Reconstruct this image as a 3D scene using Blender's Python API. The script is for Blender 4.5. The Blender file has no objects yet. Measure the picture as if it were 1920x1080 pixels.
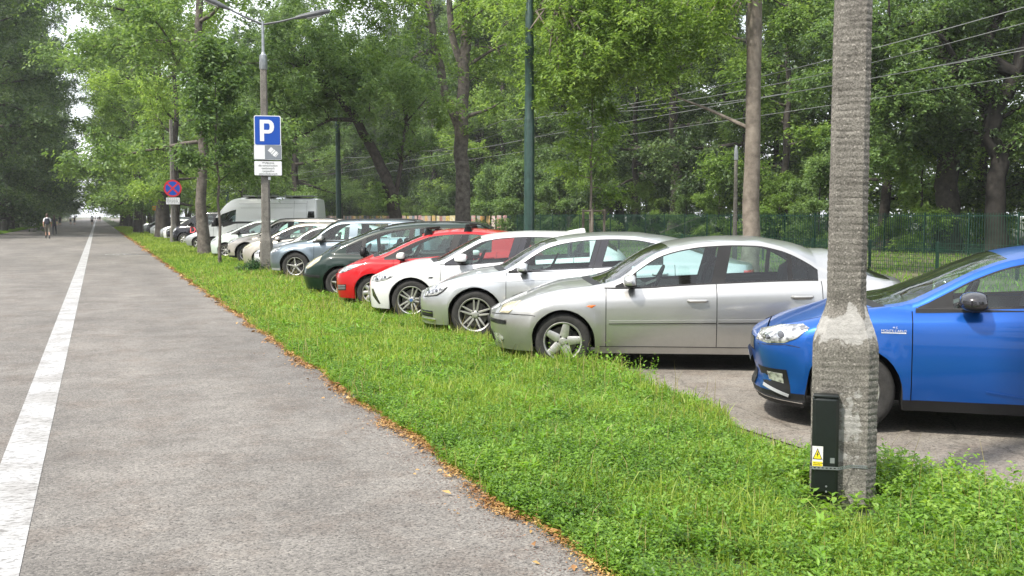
import bpy, bmesh, math, random
import numpy as np
from mathutils import Vector, Matrix

# ------------------------------------------------------------------ scene, camera, light
scene = bpy.context.scene
COL = scene.collection
R_ = math.radians

cam_d = bpy.data.cameras.new("camera")
cam_d.sensor_width = 36.0
cam_d.lens = 36.0 * 1900.0 / 1920.0
cam_d.clip_start = 0.05
cam_d.clip_end = 5000.0
cam = bpy.data.objects.new("camera", cam_d)
COL.objects.link(cam)
CAM_H = 1.69
cam.location = (0, 0, CAM_H)
cam.rotation_euler = (R_(90 - 4.064), 0, R_(-22.217))
scene.camera = cam

SUN_AZ, SUN_EL = -108.0, 54.0
world = bpy.data.worlds.new("World")
scene.world = world
world.use_nodes = True
wn, wl = world.node_tree.nodes, world.node_tree.links
for n in list(wn):
    wn.remove(n)
w_out = wn.new("ShaderNodeOutputWorld")
w_bg = wn.new("ShaderNodeBackground")
w_sky = wn.new("ShaderNodeTexSky")
w_sky.sky_type = 'NISHITA'
w_sky.sun_disc = False
w_sky.sun_elevation = R_(SUN_EL)
w_sky.sun_rotation = R_(SUN_AZ % 360)
w_sky.air_density = 1.2
w_sky.dust_density = 3.0
w_bg.inputs[1].default_value = 0.15
# thin bright cloud cover over the blue
w_tc = wn.new("ShaderNodeTexCoord")
w_map = wn.new("ShaderNodeMapping")
w_map.inputs['Scale'].default_value = (1.0, 1.0, 2.6)
w_noise = wn.new("ShaderNodeTexNoise")
w_noise.inputs['Scale'].default_value = 2.3
w_noise.inputs['Detail'].default_value = 7
w_noise.inputs['Roughness'].default_value = 0.6
w_ramp = wn.new("ShaderNodeValToRGB")
w_ramp.color_ramp.elements[0].position = 0.36
w_ramp.color_ramp.elements[1].position = 0.62
w_ramp.color_ramp.elements[0].color = (0.35, 0.35, 0.35, 1)
w_mix = wn.new("ShaderNodeMix")
w_mix.data_type = 'RGBA'
w_mix.inputs[7].default_value = (9.4, 9.7, 10.2, 1)
wl.new(w_tc.outputs['Generated'], w_map.inputs['Vector'])
wl.new(w_map.outputs[0], w_noise.inputs['Vector'])
wl.new(w_noise.outputs[0], w_ramp.inputs[0])
wl.new(w_ramp.outputs[0], w_mix.inputs[0])
wl.new(w_sky.outputs[0], w_mix.inputs[6])
wl.new(w_mix.outputs[2], w_bg.inputs[0])
wl.new(w_bg.outputs[0], w_out.inputs[0])

sun_d = bpy.data.lights.new("sun", 'SUN')
sun_d.energy = 4.6
sun_d.angle = R_(3.5)
sun_d.color = (1.0, 0.95, 0.86)
sun = bpy.data.objects.new("sun", sun_d)
COL.objects.link(sun)
S_dir = Vector((math.cos(R_(SUN_EL)) * math.sin(R_(SUN_AZ)), math.cos(R_(SUN_EL)) * math.cos(R_(SUN_AZ)), math.sin(R_(SUN_EL))))
sun.rotation_euler = S_dir.to_track_quat('Z', 'Y').to_euler()
sun.location = (-30, 0, 40)

scene.view_settings.view_transform = 'Standard'
scene.view_settings.look = 'None'
scene.view_settings.exposure = 0.64
scene.view_settings.gamma = 1.0
scene.view_settings.use_curve_mapping = False
scene.render.engine = 'CYCLES'
scene.cycles.max_bounces = 8
scene.cycles.diffuse_bounces = 3
scene.cycles.glossy_bounces = 3
scene.cycles.transmission_bounces = 5
scene.cycles.transparent_max_bounces = 16
scene.cycles.caustics_reflective = False
scene.cycles.caustics_refractive = False

rng = random.Random(11)
nr = np.random.default_rng(5)

# ------------------------------------------------------------------ materials
MATS = {}
def new_mat(name):
    m = bpy.data.materials.new(name)
    m.use_nodes = True
    for n in list(m.node_tree.nodes):
        m.node_tree.nodes.remove(n)
    return m, m.node_tree.nodes, m.node_tree.links

def princ(name, col, rough=0.5, metal=0.0, coat=0.0, var=0.0, vscale=6.0, bump=0.0, bscale=60.0, spec=0.5, col2=None, detail=6, coatr=0.05, alpha_cut=None):
    """Principled material with optional two-tone noise and bump"""
    if name in MATS:
        return MATS[name]
    m, N, L = new_mat(name)
    out = N.new("ShaderNodeOutputMaterial")
    p = N.new("ShaderNodeBsdfPrincipled")
    p.inputs['Base Color'].default_value = (*col, 1)
    p.inputs['Roughness'].default_value = rough
    p.inputs['Metallic'].default_value = metal
    p.inputs['Coat Weight'].default_value = coat
    p.inputs['Coat Roughness'].default_value = coatr
    p.inputs['Specular IOR Level'].default_value = spec
    tc = N.new("ShaderNodeTexCoord")
    if var > 0 or col2:
        no = N.new("ShaderNodeTexNoise")
        no.inputs['Scale'].default_value = vscale
        no.inputs['Detail'].default_value = detail
        no.inputs['Roughness'].default_value = 0.65
        L.new(tc.outputs['Object'], no.inputs['Vector'])
        r = N.new("ShaderNodeValToRGB")
        r.color_ramp.elements[0].position = 0.33
        r.color_ramp.elements[1].position = 0.68
        c2 = col2 if col2 else tuple(min(1, c * (1 + var)) for c in col)
        c1 = tuple(c * (1 - var) for c in col)
        r.color_ramp.elements[0].color = (*c1, 1)
        r.color_ramp.elements[1].color = (*c2, 1)
        L.new(no.outputs[0], r.inputs[0])
        L.new(r.outputs[0], p.inputs['Base Color'])
    if bump > 0:
        nb = N.new("ShaderNodeTexNoise")
        nb.inputs['Scale'].default_value = bscale
        nb.inputs['Detail'].default_value = 5
        L.new(tc.outputs['Object'], nb.inputs['Vector'])
        b = N.new("ShaderNodeBump")
        b.inputs['Strength'].default_value = bump
        b.inputs['Distance'].default_value = 0.01
        L.new(nb.outputs[0], b.inputs['Height'])
        L.new(b.outputs[0], p.inputs['Normal'])
    L.new(p.outputs[0], out.inputs[0])
    MATS[name] = m
    return m

def paint(name, col, metal=0.0, rough=0.35, dirt=0.25, coat=1.0):
    """car paint: clear coat over flake, with a film of dust that grows towards the sill"""
    if name in MATS:
        return MATS[name]
    m, N, L = new_mat(name)
    out = N.new("ShaderNodeOutputMaterial")
    p = N.new("ShaderNodeBsdfPrincipled")
    p.inputs['Metallic'].default_value = metal
    p.inputs['Coat Weight'].default_value = coat * .8
    if metal < .2: p.inputs['Specular IOR Level'].default_value = .12
    tc = N.new("ShaderNodeTexCoord")
    no = N.new("ShaderNodeTexNoise"); no.inputs['Scale'].default_value = 3.2; no.inputs['Detail'].default_value = 9; no.inputs['Roughness'].default_value = 0.72
    L.new(tc.outputs['Object'], no.inputs['Vector'])
    sp = N.new("ShaderNodeSeparateXYZ"); L.new(tc.outputs['Object'], sp.inputs[0])
    mr = N.new("ShaderNodeMapRange"); mr.inputs[1].default_value = 0.15; mr.inputs[2].default_value = 0.75; mr.inputs[3].default_value = 1.0; mr.inputs[4].default_value = 0.25
    L.new(sp.outputs['Z'], mr.inputs[0])
    nr_ = N.new("ShaderNodeMapRange"); nr_.inputs[1].default_value = 0.35; nr_.inputs[2].default_value = 0.75
    L.new(no.outputs[0], nr_.inputs[0])
    mu = N.new("ShaderNodeMath"); mu.operation = 'MULTIPLY'; L.new(mr.outputs[0], mu.inputs[0]); L.new(nr_.outputs[0], mu.inputs[1])
    mu2 = N.new("ShaderNodeMath"); mu2.operation = 'MULTIPLY'; mu2.inputs[1].default_value = dirt; L.new(mu.outputs[0], mu2.inputs[0])
    fl = N.new("ShaderNodeTexNoise"); fl.inputs['Scale'].default_value = 900; fl.inputs['Detail'].default_value = 1
    L.new(tc.outputs['Object'], fl.inputs['Vector'])
    base = N.new("ShaderNodeMix"); base.data_type = 'RGBA'
    base.inputs[6].default_value = (*[c * 0.85 for c in col], 1); base.inputs[7].default_value = (*[min(1, c * 1.15) for c in col], 1)
    L.new(fl.outputs[0], base.inputs[0])
    mx = N.new("ShaderNodeMix"); mx.data_type = 'RGBA'
    mx.inputs[7].default_value = (0.22, 0.19, 0.15, 1)
    L.new(mu2.outputs[0], mx.inputs[0]); L.new(base.outputs[2], mx.inputs[6])
    L.new(mx.outputs[2], p.inputs['Base Color'])
    ra = N.new("ShaderNodeMath"); ra.operation = 'ADD'; ra.inputs[1].default_value = rough; L.new(mu2.outputs[0], ra.inputs[0])
    L.new(ra.outputs[0], p.inputs['Roughness'])
    cr = N.new("ShaderNodeMath"); cr.operation = 'MULTIPLY_ADD'; cr.inputs[1].default_value = 0.6; cr.inputs[2].default_value = 0.04; L.new(mu2.outputs[0], cr.inputs[0])
    L.new(cr.outputs[0], p.inputs['Coat Roughness'])
    L.new(p.outputs[0], out.inputs[0])
    MATS[name] = m
    return m

def glass_mat(name, tint=(0.72, 0.87, 0.84), refl=1.0, ior=1.5):
    if name in MATS:
        return MATS[name]
    m, N, L = new_mat(name)
    out = N.new("ShaderNodeOutputMaterial")
    t = N.new("ShaderNodeBsdfTransparent"); t.inputs[0].default_value = (*tint, 1)
    g = N.new("ShaderNodeBsdfGlossy"); g.inputs['Roughness'].default_value = 0.015; g.inputs[0].default_value = (refl, refl, refl, 1)
    f = N.new("ShaderNodeFresnel"); f.inputs[0].default_value = ior
    mx = N.new("ShaderNodeMixShader")
    ad = N.new("ShaderNodeMath"); ad.operation = 'MULTIPLY_ADD'; ad.inputs[1].default_value = 1.15; ad.inputs[2].default_value = 0.0
    ad.use_clamp = True
    geo = N.new("ShaderNodeNewGeometry")
    L.new(f.outputs[0], ad.inputs[0])
    L.new(ad.outputs[0], mx.inputs[0]); L.new(t.outputs[0], mx.inputs[1]); L.new(g.outputs[0], mx.inputs[2])
    # dusty film
    d = N.new("ShaderNodeBsdfDiffuse"); d.inputs[0].default_value = (0.5, 0.48, 0.42, 1)
    mx2 = N.new("ShaderNodeMixShader"); mx2.inputs[0].default_value = 0.012
    L.new(mx.outputs[0], mx2.inputs[1]); L.new(d.outputs[0], mx2.inputs[2])
    L.new(mx2.outputs[0], out.inputs[0])
    MATS[name] = m
    return m

def leaf_mat(name, c_dark, c_mid, c_light, trans=0.35, rough=0.45, nscale=0.35, per=0.55, sp=1.1):
    """leaf colour varies per leaf and slowly through space, light passes through"""
    if name in MATS:
        return MATS[name]
    m, N, L = new_mat(name)
    out = N.new("ShaderNodeOutputMaterial")
    geo = N.new("ShaderNodeNewGeometry")
    oi = N.new("ShaderNodeObjectInfo")
    no = N.new("ShaderNodeTexNoise"); no.inputs['Scale'].default_value = nscale; no.inputs['Detail'].default_value = 3
    L.new(geo.outputs['Position'], no.inputs['Vector'])
    a1 = N.new("ShaderNodeMath"); a1.operation = 'MULTIPLY_ADD'; a1.inputs[1].default_value = per; a1.inputs[2].default_value = .225 - per * .5
    L.new(geo.outputs['Random Per Island'], a1.inputs[0])
    a2 = N.new("ShaderNodeMath"); a2.operation = 'MULTIPLY_ADD'; a2.inputs[1].default_value = sp; L.new(no.outputs[0], a2.inputs[0]); L.new(a1.outputs[0], a2.inputs[2])
    a3 = N.new("ShaderNodeMath"); a3.operation = 'MULTIPLY_ADD'; a3.inputs[1].default_value = 0.35; L.new(oi.outputs['Random'], a3.inputs[0]); L.new(a2.outputs[0], a3.inputs[2])
    a4 = N.new("ShaderNodeMath"); a4.operation = 'SUBTRACT'; a4.inputs[1].default_value = 0.43 + (sp - 1.1) * .5; L.new(a3.outputs[0], a4.inputs[0])
    r = N.new("ShaderNodeValToRGB")
    r.color_ramp.elements[0].position = 0.0; r.color_ramp.elements[0].color = (*c_dark, 1)
    r.color_ramp.elements[1].position = 1.0; r.color_ramp.elements[1].color = (*c_light, 1)
    e = r.color_ramp.elements.new(0.45); e.color = (*c_mid, 1)
    L.new(a4.outputs[0], r.inputs[0])
    p = N.new("ShaderNodeBsdfPrincipled"); p.inputs['Roughness'].default_value = rough; p.inputs['Specular IOR Level'].default_value = 0.4
    t = N.new("ShaderNodeBsdfTranslucent")
    tm = N.new("ShaderNodeMix"); tm.data_type = 'RGBA'; tm.blend_type = 'MULTIPLY'; tm.inputs[0].default_value = 1.0
    tm.inputs[7].default_value = (1.35, 1.35, 0.68, 1)
    L.new(r.outputs[0], p.inputs['Base Color']); L.new(r.outputs[0], tm.inputs[6]); L.new(tm.outputs[2], t.inputs[0])
    mx = N.new("ShaderNodeMixShader"); mx.inputs[0].default_value = trans
    L.new(p.outputs[0], mx.inputs[1]); L.new(t.outputs[0], mx.inputs[2]); L.new(mx.outputs[0], out.inputs[0])
    MATS[name] = m
    return m

# ------------------------------------------------------------------ mesh helpers
def mesh_obj(name, verts, faces, mats, parent=None, fmat=None, smooth=True, sharp=None, loc=None):
    me = bpy.data.meshes.new(name)
    me.from_pydata([tuple(v) for v in verts], [], [tuple(f) for f in faces])
    if not isinstance(mats, (list, tuple)):
        mats = [mats]
    for m in mats:
        me.materials.append(m)
    if fmat is not None:
        me.polygons.foreach_set('material_index', np.array(fmat, dtype=np.int32))
    if smooth:
        me.polygons.foreach_set('use_smooth', np.ones(len(me.polygons), dtype=bool))
        if sharp is not None:
            me.set_sharp_from_angle(angle=R_(sharp))
    me.update()
    o = bpy.data.objects.new(name, me)
    COL.objects.link(o)
    if parent is not None:
        o.parent = parent
    if loc is not None:
        o.location = loc
    return o

def big_mesh(name, V, F, mat, parent=None, smooth=False):
    """V (n,3) float array, F (m,k) int array with constant k; fast path for foliage"""
    me = bpy.data.meshes.new(name)
    nV, nF, k = len(V), len(F), F.shape[1]
    me.vertices.add(nV)
    me.vertices.foreach_set('co', np.ascontiguousarray(V, dtype=np.float32).ravel())
    me.loops.add(nF * k)
    me.loops.foreach_set('vertex_index', np.ascontiguousarray(F, dtype=np.int32).ravel())
    me.polygons.add(nF)
    me.polygons.foreach_set('loop_start', np.arange(0, nF * k, k, dtype=np.int32))
    if smooth:
        me.polygons.foreach_set('use_smooth', np.ones(nF, dtype=bool))
    me.update(calc_edges=True)
    me.materials.append(mat)
    o = bpy.data.objects.new(name, me)
    COL.objects.link(o)
    if parent is not None:
        o.parent = parent
    return o

class MB:
    """collects shapes, builds one mesh object"""
    def __init__(self):
        self.v, self.f, self.m = [], [], []
    def add(self, vs, fs, mi=0):
        b = len(self.v)
        self.v += [tuple(v) for v in vs]
        self.f += [tuple(b + i for i in f) for f in fs]
        self.m += [mi] * len(fs)
        return self
    def box(self, c, s, rot=None, mi=0, bev=0.0):
        hx, hy, hz = s[0] / 2, s[1] / 2, s[2] / 2
        if bev > 0:
            b = min(bev, hx * .9, hy * .9, hz * .9)
            vs = []
            for z, q in ((-hz, b), (-hz + b, 0), (hz - b, 0), (hz, b)):
                X, Y = hx - q, hy - q
                k = b if q == 0 else b * .5
                vs += [(-X + k, -Y, z), (X - k, -Y, z), (X, -Y + k, z), (X, Y - k, z), (X - k, Y, z), (-X + k, Y, z), (-X, Y - k, z), (-X, -Y + k, z)]
            fs = [tuple(range(7, -1, -1)), tuple(24 + i for i in range(8))]
            for r in range(3):
                for i in range(8):
                    j = (i + 1) % 8
                    fs.append((r * 8 + i, r * 8 + j, (r + 1) * 8 + j, (r + 1) * 8 + i))
        else:
            vs = [(x * hx, y * hy, z * hz) for x in (-1, 1) for y in (-1, 1) for z in (-1, 1)]
            fs = [(0, 1, 3, 2), (4, 6, 7, 5), (0, 4, 5, 1), (2, 3, 7, 6), (0, 2, 6, 4), (1, 5, 7, 3)]
        M = rot if rot is not None else Matrix.Identity(3)
        vs = [tuple(M @ Vector(v) + Vector(c)) for v in vs]
        return self.add(vs, fs, mi)
    def tube(self, pts, rads, n=8, cap=True, mi=0):
        pts = [Vector(p) for p in pts]
        if not isinstance(rads, (list, tuple, np.ndarray)):
            rads = [rads] * len(pts)
        vs, fs = [], []
        up = Vector((0, 0, 1))
        prev = None
        for i, p in enumerate(pts):
            d = (pts[min(i + 1, len(pts) - 1)] - pts[max(i - 1, 0)])
            if d.length < 1e-9:
                d = Vector((0, 0, 1))
            d.normalize()
            if prev is None:
                a = d.cross(up) if abs(d.z) < 0.95 else d.cross(Vector((1, 0, 0)))
            else:
                a = prev - d * prev.dot(d)
            a.normalize()
            prev = a
            b = d.cross(a)
            for k in range(n):
                t = 2 * math.pi * k / n
                vs.append(tuple(p + (a * math.cos(t) + b * math.sin(t)) * rads[i]))
        for i in range(len(pts) - 1):
            for k in range(n):
                k2 = (k + 1) % n
                fs.append((i * n + k, i * n + k2, (i + 1) * n + k2, (i + 1) * n + k))
        if cap:
            fs.append(tuple(range(n - 1, -1, -1)))
            fs.append(tuple((len(pts) - 1) * n + k for k in range(n)))
        return self.add(vs, fs, mi)
    def lathe(self, prof, n=24, axis='Z', c=(0, 0, 0), mi=0, closed=False):
        vs, fs = [], []
        for (r, h) in prof:
            for k in range(n):
                t = 2 * math.pi * k / n
                if axis == 'Z':
                    v = (r * math.cos(t), r * math.sin(t), h)
                elif axis == 'Y':
                    v = (r * math.cos(t), h, r * math.sin(t))
                else:
                    v = (h, r * math.cos(t), r * math.sin(t))
                vs.append((v[0] + c[0], v[1] + c[1], v[2] + c[2]))
        m = len(prof)
        for i in range(m - 1 + (1 if closed else 0)):
            i2 = (i + 1) % m
            for k in range(n):
                k2 = (k + 1) % n
                fs.append((i * n + k, i * n + k2, i2 * n + k2, i2 * n + k))
        return self.add(vs, fs, mi)
    def prism(self, poly, h0, h1, plane='XY', mi=0):
        n = len(poly)
        def P(a, b, h):
            return (a, b, h) if plane == 'XY' else ((a, h, b) if plane == 'XZ' else (h, a, b))
        vs = [P(a, b, h0) for a, b in poly] + [P(a, b, h1) for a, b in poly]
        fs = [tuple(range(n - 1, -1, -1)), tuple(range(n, 2 * n))] + [(i, (i + 1) % n, n + (i + 1) % n, n + i) for i in range(n)]
        return self.add(vs, fs, mi)
    def build(self, name, mats, parent=None, smooth=True, sharp=35, loc=None, weld=False):
        o = mesh_obj(name, self.v, self.f, mats, parent, self.m, False, None, loc)
        bm = bmesh.new(); bm.from_mesh(o.data)
        if weld:
            bmesh.ops.remove_doubles(bm, verts=bm.verts, dist=1e-4)
        bmesh.ops.recalc_face_normals(bm, faces=bm.faces)
        bm.to_mesh(o.data); bm.free()
        if smooth:
            o.data.polygons.foreach_set('use_smooth', np.ones(len(o.data.polygons), dtype=bool))
            o.data.set_sharp_from_angle(angle=R_(sharp))
        return o

def tag(o, label=None, cat=None, group=None, kind=None):
    if label: o['label'] = label
    if cat: o['category'] = cat
    if group: o['group'] = group
    if kind: o['kind'] = kind
    return o

def empty(name, loc=(0, 0, 0), rz=0.0, parent=None):
    o = bpy.data.objects.new(name, None)
    COL.objects.link(o)
    o.empty_display_size = 0.2
    o.location = loc
    o.rotation_euler = (0, 0, rz)
    if parent is not None:
        o.parent = parent
    return o

def kids(o):
    return [c for c in bpy.data.objects if c.parent == o]

def copy_tree(o, childmap, parent=None):
    c = o.copy(); COL.objects.link(c); c.parent = parent
    for ch in childmap.get(o.name, []):
        copy_tree(ch, childmap, c)
    return c

def child_map():
    d = {}
    for o in bpy.data.objects:
        if o.parent:
            d.setdefault(o.parent.name, []).append(o)
    return d

def pchip(pts):
    xs = np.array([p[0] for p in pts], float); ys = np.array([p[1] for p in pts], float)
    h = np.diff(xs); dl = np.diff(ys) / h
    n = len(xs); d = np.zeros(n)
    for i in range(1, n - 1):
        if dl[i - 1] * dl[i] > 0:
            w1 = 2 * h[i] + h[i - 1]; w2 = h[i] + 2 * h[i - 1]
            d[i] = (w1 + w2) / (w1 / dl[i - 1] + w2 / dl[i])
    d[0], d[-1] = dl[0], dl[-1]
    def f(x):
        x = min(max(x, xs[0]), xs[-1])
        i = int(min(np.searchsorted(xs, x, side='right') - 1, n - 2)); i = max(i, 0)
        t = (x - xs[i]) / h[i]
        return float((1 + 2 * t) * (1 - t) ** 2 * ys[i] + t * (1 - t) ** 2 * h[i] * d[i] + t * t * (3 - 2 * t) * ys[i + 1] + t * t * (t - 1) * h[i] * d[i + 1])
    return f

def text_obj(name, body, size, mat, parent=None, M=None, extrude=0.001, align='CENTER', shear=0.0):
    cu = bpy.data.curves.new(name, 'FONT')
    cu.body = body; cu.size = size; cu.extrude = extrude; cu.align_x = align; cu.align_y = 'CENTER'; cu.shear = shear
    o = bpy.data.objects.new(name, cu)
    COL.objects.link(o)
    dg = bpy.context.evaluated_depsgraph_get()
    me = bpy.data.meshes.new_from_object(o.evaluated_get(dg))
    bpy.data.objects.remove(o); bpy.data.curves.remove(cu)
    me.materials.clear(); me.materials.append(mat)
    q = bpy.data.objects.new(name, me); COL.objects.link(q)
    if M is not None:
        me.transform(M)
    if parent is not None:
        q.parent = parent
    return q
# ------------------------------------------------------------------ ground, road, parking
def asphalt(name, c_lo, c_hi, speck=0.5, brown=0.0, cracks=0.0, rough=0.85):
    m, N, L = new_mat(name)
    out = N.new("ShaderNodeOutputMaterial"); p = N.new("ShaderNodeBsdfPrincipled")
    tc = N.new("ShaderNodeTexCoord")
    def noise(sc, det=5, ro=.6, vec=None):
        n = N.new("ShaderNodeTexNoise"); n.inputs['Scale'].default_value = sc; n.inputs['Detail'].default_value = det; n.inputs['Roughness'].default_value = ro
        L.new(vec or tc.outputs['Object'], n.inputs['Vector']); return n
    def ramp(src, p0, c0, p1, c1):
        r = N.new("ShaderNodeValToRGB"); r.color_ramp.elements[0].position = p0; r.color_ramp.elements[1].position = p1
        r.color_ramp.elements[0].color = (*c0, 1); r.color_ramp.elements[1].color = (*c1, 1); L.new(src, r.inputs[0]); return r
    def mix(a, b, fac, blend='MIX'):
        x = N.new("ShaderNodeMix"); x.data_type = 'RGBA'; x.blend_type = blend
        if isinstance(fac, float): x.inputs[0].default_value = fac
        else: L.new(fac, x.inputs[0])
        for s_, v in ((6, a), (7, b)):
            if isinstance(v, tuple): x.inputs[s_].default_value = (*v, 1)
            else: L.new(v, x.inputs[s_])
        return x.outputs[2]
    # long soft bands along the driving direction
    mp = N.new("ShaderNodeMapping"); mp.inputs['Scale'].default_value = (1.0, 0.22, 1.0); L.new(tc.outputs['Object'], mp.inputs[0])
    big = noise(0.55, 6, .6, mp.outputs[0]); col = ramp(big.outputs[0], .3, c_lo, .7, c_hi).outputs[0]
    mid = noise(7.0, 6, .7); col = mix(col, ramp(mid.outputs[0], .3, (.72, .71, .70), .72, (1.18, 1.18, 1.18)).outputs[0], .6, 'MULTIPLY')
    lg = noise(1.1, 8, .72); col = mix(col, ramp(lg.outputs[0], .38, (.74, .73, .73), .62, (1.10, 1.10, 1.10)).outputs[0], .85, 'MULTIPLY')
    vo = N.new("ShaderNodeTexVoronoi"); vo.inputs['Scale'].default_value = 80.0; L.new(tc.outputs['Object'], vo.inputs['Vector'])
    sp = N.new("ShaderNodeSeparateColor"); L.new(vo.outputs['Color'], sp.inputs[0])
    st = ramp(sp.outputs[0], .0, (.62, .61, .61), 1.0, (1.40, 1.38, 1.34)).outputs[0]
    col = mix(col, st, speck, 'MULTIPLY')
    # pits between stones
    n2 = noise(60, 4, .65); pit = ramp(n2.outputs[0], .36, (.16, .155, .15), .47, (1, 1, 1)).outputs[0]
    col = mix(col, pit, .8, 'MULTIPLY')
    # pale aggregate
    n3 = noise(130, 1, .5); pal = ramp(n3.outputs[0], .70, (0, 0, 0), .76, (.22, .22, .21)).outputs[0]
    col = mix(col, pal, 1.0, 'ADD')
    if brown > 0:
        n4 = noise(1.6, 8, .75); msk = ramp(n4.outputs[0], .48, (0, 0, 0), .66, (1, 1, 1)).outputs[0]
        col = mix(col, mix(col, (.62, .48, .40), 1.0, 'MULTIPLY'), mix((0, 0, 0), msk, brown))
    if cracks > 0:
        v2 = N.new("ShaderNodeTexVoronoi"); v2.feature = 'DISTANCE_TO_EDGE'; v2.inputs['Scale'].default_value = 0.8
        nn = noise(3, 4); ad = N.new("ShaderNodeMixRGB"); ad.inputs[0].default_value = .22; L.new(tc.outputs['Object'], ad.inputs[1]); L.new(nn.outputs['Color'], ad.inputs[2]); L.new(ad.outputs[0], v2.inputs['Vector'])
        ck = ramp(v2.outputs['Distance'], .004, (.3, .29, .28), .014, (1, 1, 1)).outputs[0]
        col = mix(col, ck, cracks, 'MULTIPLY')
    L.new(col, p.inputs['Base Color'])
    p.inputs['Roughness'].default_value = rough
    b = N.new("ShaderNodeBump"); b.inputs['Strength'].default_value = .7; b.inputs['Distance'].default_value = .006
    L.new(n2.outputs[0], b.inputs['Height']); L.new(b.outputs[0], p.inputs['Normal'])
    L.new(p.outputs[0], out.inputs[0]); return m

M_road = asphalt('asphalt_road', (.116, .109, .102), (.198, .186, .171), .85, brown=.45)
M_park = asphalt('asphalt_parking', (.150, .137, .118), (.220, .200, .172), .6, brown=.5, cracks=.45)
M_soil = princ('soil_and_grass', (0.035, 0.045, 0.015), .95, var=.5, vscale=3, col2=(0.06, 0.085, 0.02), bump=.5, bscale=30)
M_field = princ('meadow_ground', (0.05, 0.06, 0.02), .95, var=.4, vscale=.8, col2=(0.11, 0.105, 0.05), bump=.5, bscale=20)
M_line = None
def line_mat():
    m, N, L = new_mat('road_paint')
    out = N.new("ShaderNodeOutputMaterial"); p = N.new("ShaderNodeBsdfPrincipled"); tc = N.new("ShaderNodeTexCoord")
    n = N.new("ShaderNodeTexNoise"); n.inputs['Scale'].default_value = 46; n.inputs['Detail'].default_value = 7; n.inputs['Roughness'].default_value = .7
    mp = N.new("ShaderNodeMapping"); mp.inputs['Scale'].default_value = (.45, 1, 1); L.new(tc.outputs['Object'], mp.inputs[0]); L.new(mp.outputs[0], n.inputs['Vector'])
    r = N.new("ShaderNodeValToRGB"); e = r.color_ramp.elements
    e[0].position = .40; e[0].color = (.16, .155, .15, 1); e[1].position = .47; e[1].color = (.33, .33, .33, 1)
    x = e.new(.72); x.color = (.44, .445, .45, 1)
    L.new(n.outputs[0], r.inputs[0])
    n5 = N.new("ShaderNodeTexNoise"); n5.inputs['Scale'].default_value = 1.7; n5.inputs['Detail'].default_value = 6; L.new(tc.outputs['Object'], n5.inputs['Vector'])
    r5 = N.new("ShaderNodeValToRGB"); r5.color_ramp.elements[0].position = .35; r5.color_ramp.elements[0].color = (.70, .68, .66, 1); r5.color_ramp.elements[1].position = .6
    L.new(n5.outputs[0], r5.inputs[0])
    mx = N.new("ShaderNodeMix"); mx.data_type = 'RGBA'; mx.blend_type = 'MULTIPLY'; mx.inputs[0].default_value = 1
    L.new(r.outputs[0], mx.inputs[6]); L.new(r5.outputs[0], mx.inputs[7]); L.new(mx.outputs[2], p.inputs['Base Color'])
    p.inputs['Roughness'].default_value = .7
    b = N.new("ShaderNodeBump"); b.inputs['Strength'].default_value = .9; b.inputs['Distance'].default_value = .006
    L.new(n.outputs[0], b.inputs['Height']); L.new(b.outputs[0], p.inputs['Normal'])
    L.new(p.outputs[0], out.inputs[0]); return m
M_line = line_mat()

def sheet(name, x0, x1, y0, y1, z, mat, nx=1, ny=1, wob=0.0, seed=0, kind='structure', sides=(1, 1)):
    r = np.random.default_rng(seed)
    ys = np.concatenate([np.linspace(y0, min(y1, 60), ny // 2 + 1), np.linspace(min(y1, 60), y1, ny // 2 + 1)[1:]]) if ny > 4 and y1 > 60 else np.linspace(y0, y1, ny + 1)
    vs = []
    for y in ys:
        wl_, wr_ = r.normal(0, wob, 2) if wob else (0, 0)
        for i in range(nx + 1):
            t = i / nx; x = x0 + (x1 - x0) * t
            if i == 0: x += wl_ * sides[0]
            if i == nx: x += wr_ * sides[1]
            vs.append((x, y, z))
    fs = [(j * (nx + 1) + i, j * (nx + 1) + i + 1, (j + 1) * (nx + 1) + i + 1, (j + 1) * (nx + 1) + i) for j in range(len(ys) - 1) for i in range(nx)]
    o = mesh_obj(name, vs, fs, mat, smooth=False)
    if kind: o['kind'] = kind
    return o
sheet('ground', -1500, 1500, -1500, 1500, -.004, M_field)
sheet('road', -8.3, 2.20, -60, 800, .004, M_road, 2, 500, .02, 3)
sheet('centre_line', -.655, -.385, -60, 800, .008, M_line, 1, 4, 0, 4)
sheet('parking_area', 4.7, 16.0, -60, 700, .008, M_park, 2, 300, .05, 5, sides=(0, 1))

# verge: a low mound between road and parking, edges uneven
def h2(x, y, s=0):
    return math.sin(x * 1.7 + s) * math.cos(y * 1.3 + s * 2) * .5 + math.sin(x * 4.1 + y * 3.3 + s) * .3 + math.sin(y * 7.7 + x * 2.2) * .2
def verge_right(y):
    b = 4.86 + .08 * math.sin(y * .9) + .06 * math.sin(y * 2.7 + 1)
    b = b + .15 * math.exp(-((y - 4.0) / 1.0) ** 2) - .42 * math.exp(-((y - 5.9) / 1.2) ** 2) + .05 * math.exp(-((y - 9) / 1) ** 2)
    return b
def verge_left(y):
    return 2.17 + .03 * math.sin(y * 1.9) + .02 * math.sin(y * 5.3 + 1) + .0015 * min(max(y - 5, 0), 60)
def verge_z(x, y):
    a, b = verge_left(y), verge_right(y)
    t = (x - a) / (b - a)
    if t < 0 or t > 1: return 0.0
    return .012 + .05 * math.sin(math.pi * min(1, max(0, t))) ** .6 + .012 * h2(x, y)
vs, fs = [], []
ysv = np.concatenate([np.arange(-4, 20, .25), np.arange(20, 60, 1.0), np.arange(60, 701, 8.0)])
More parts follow.
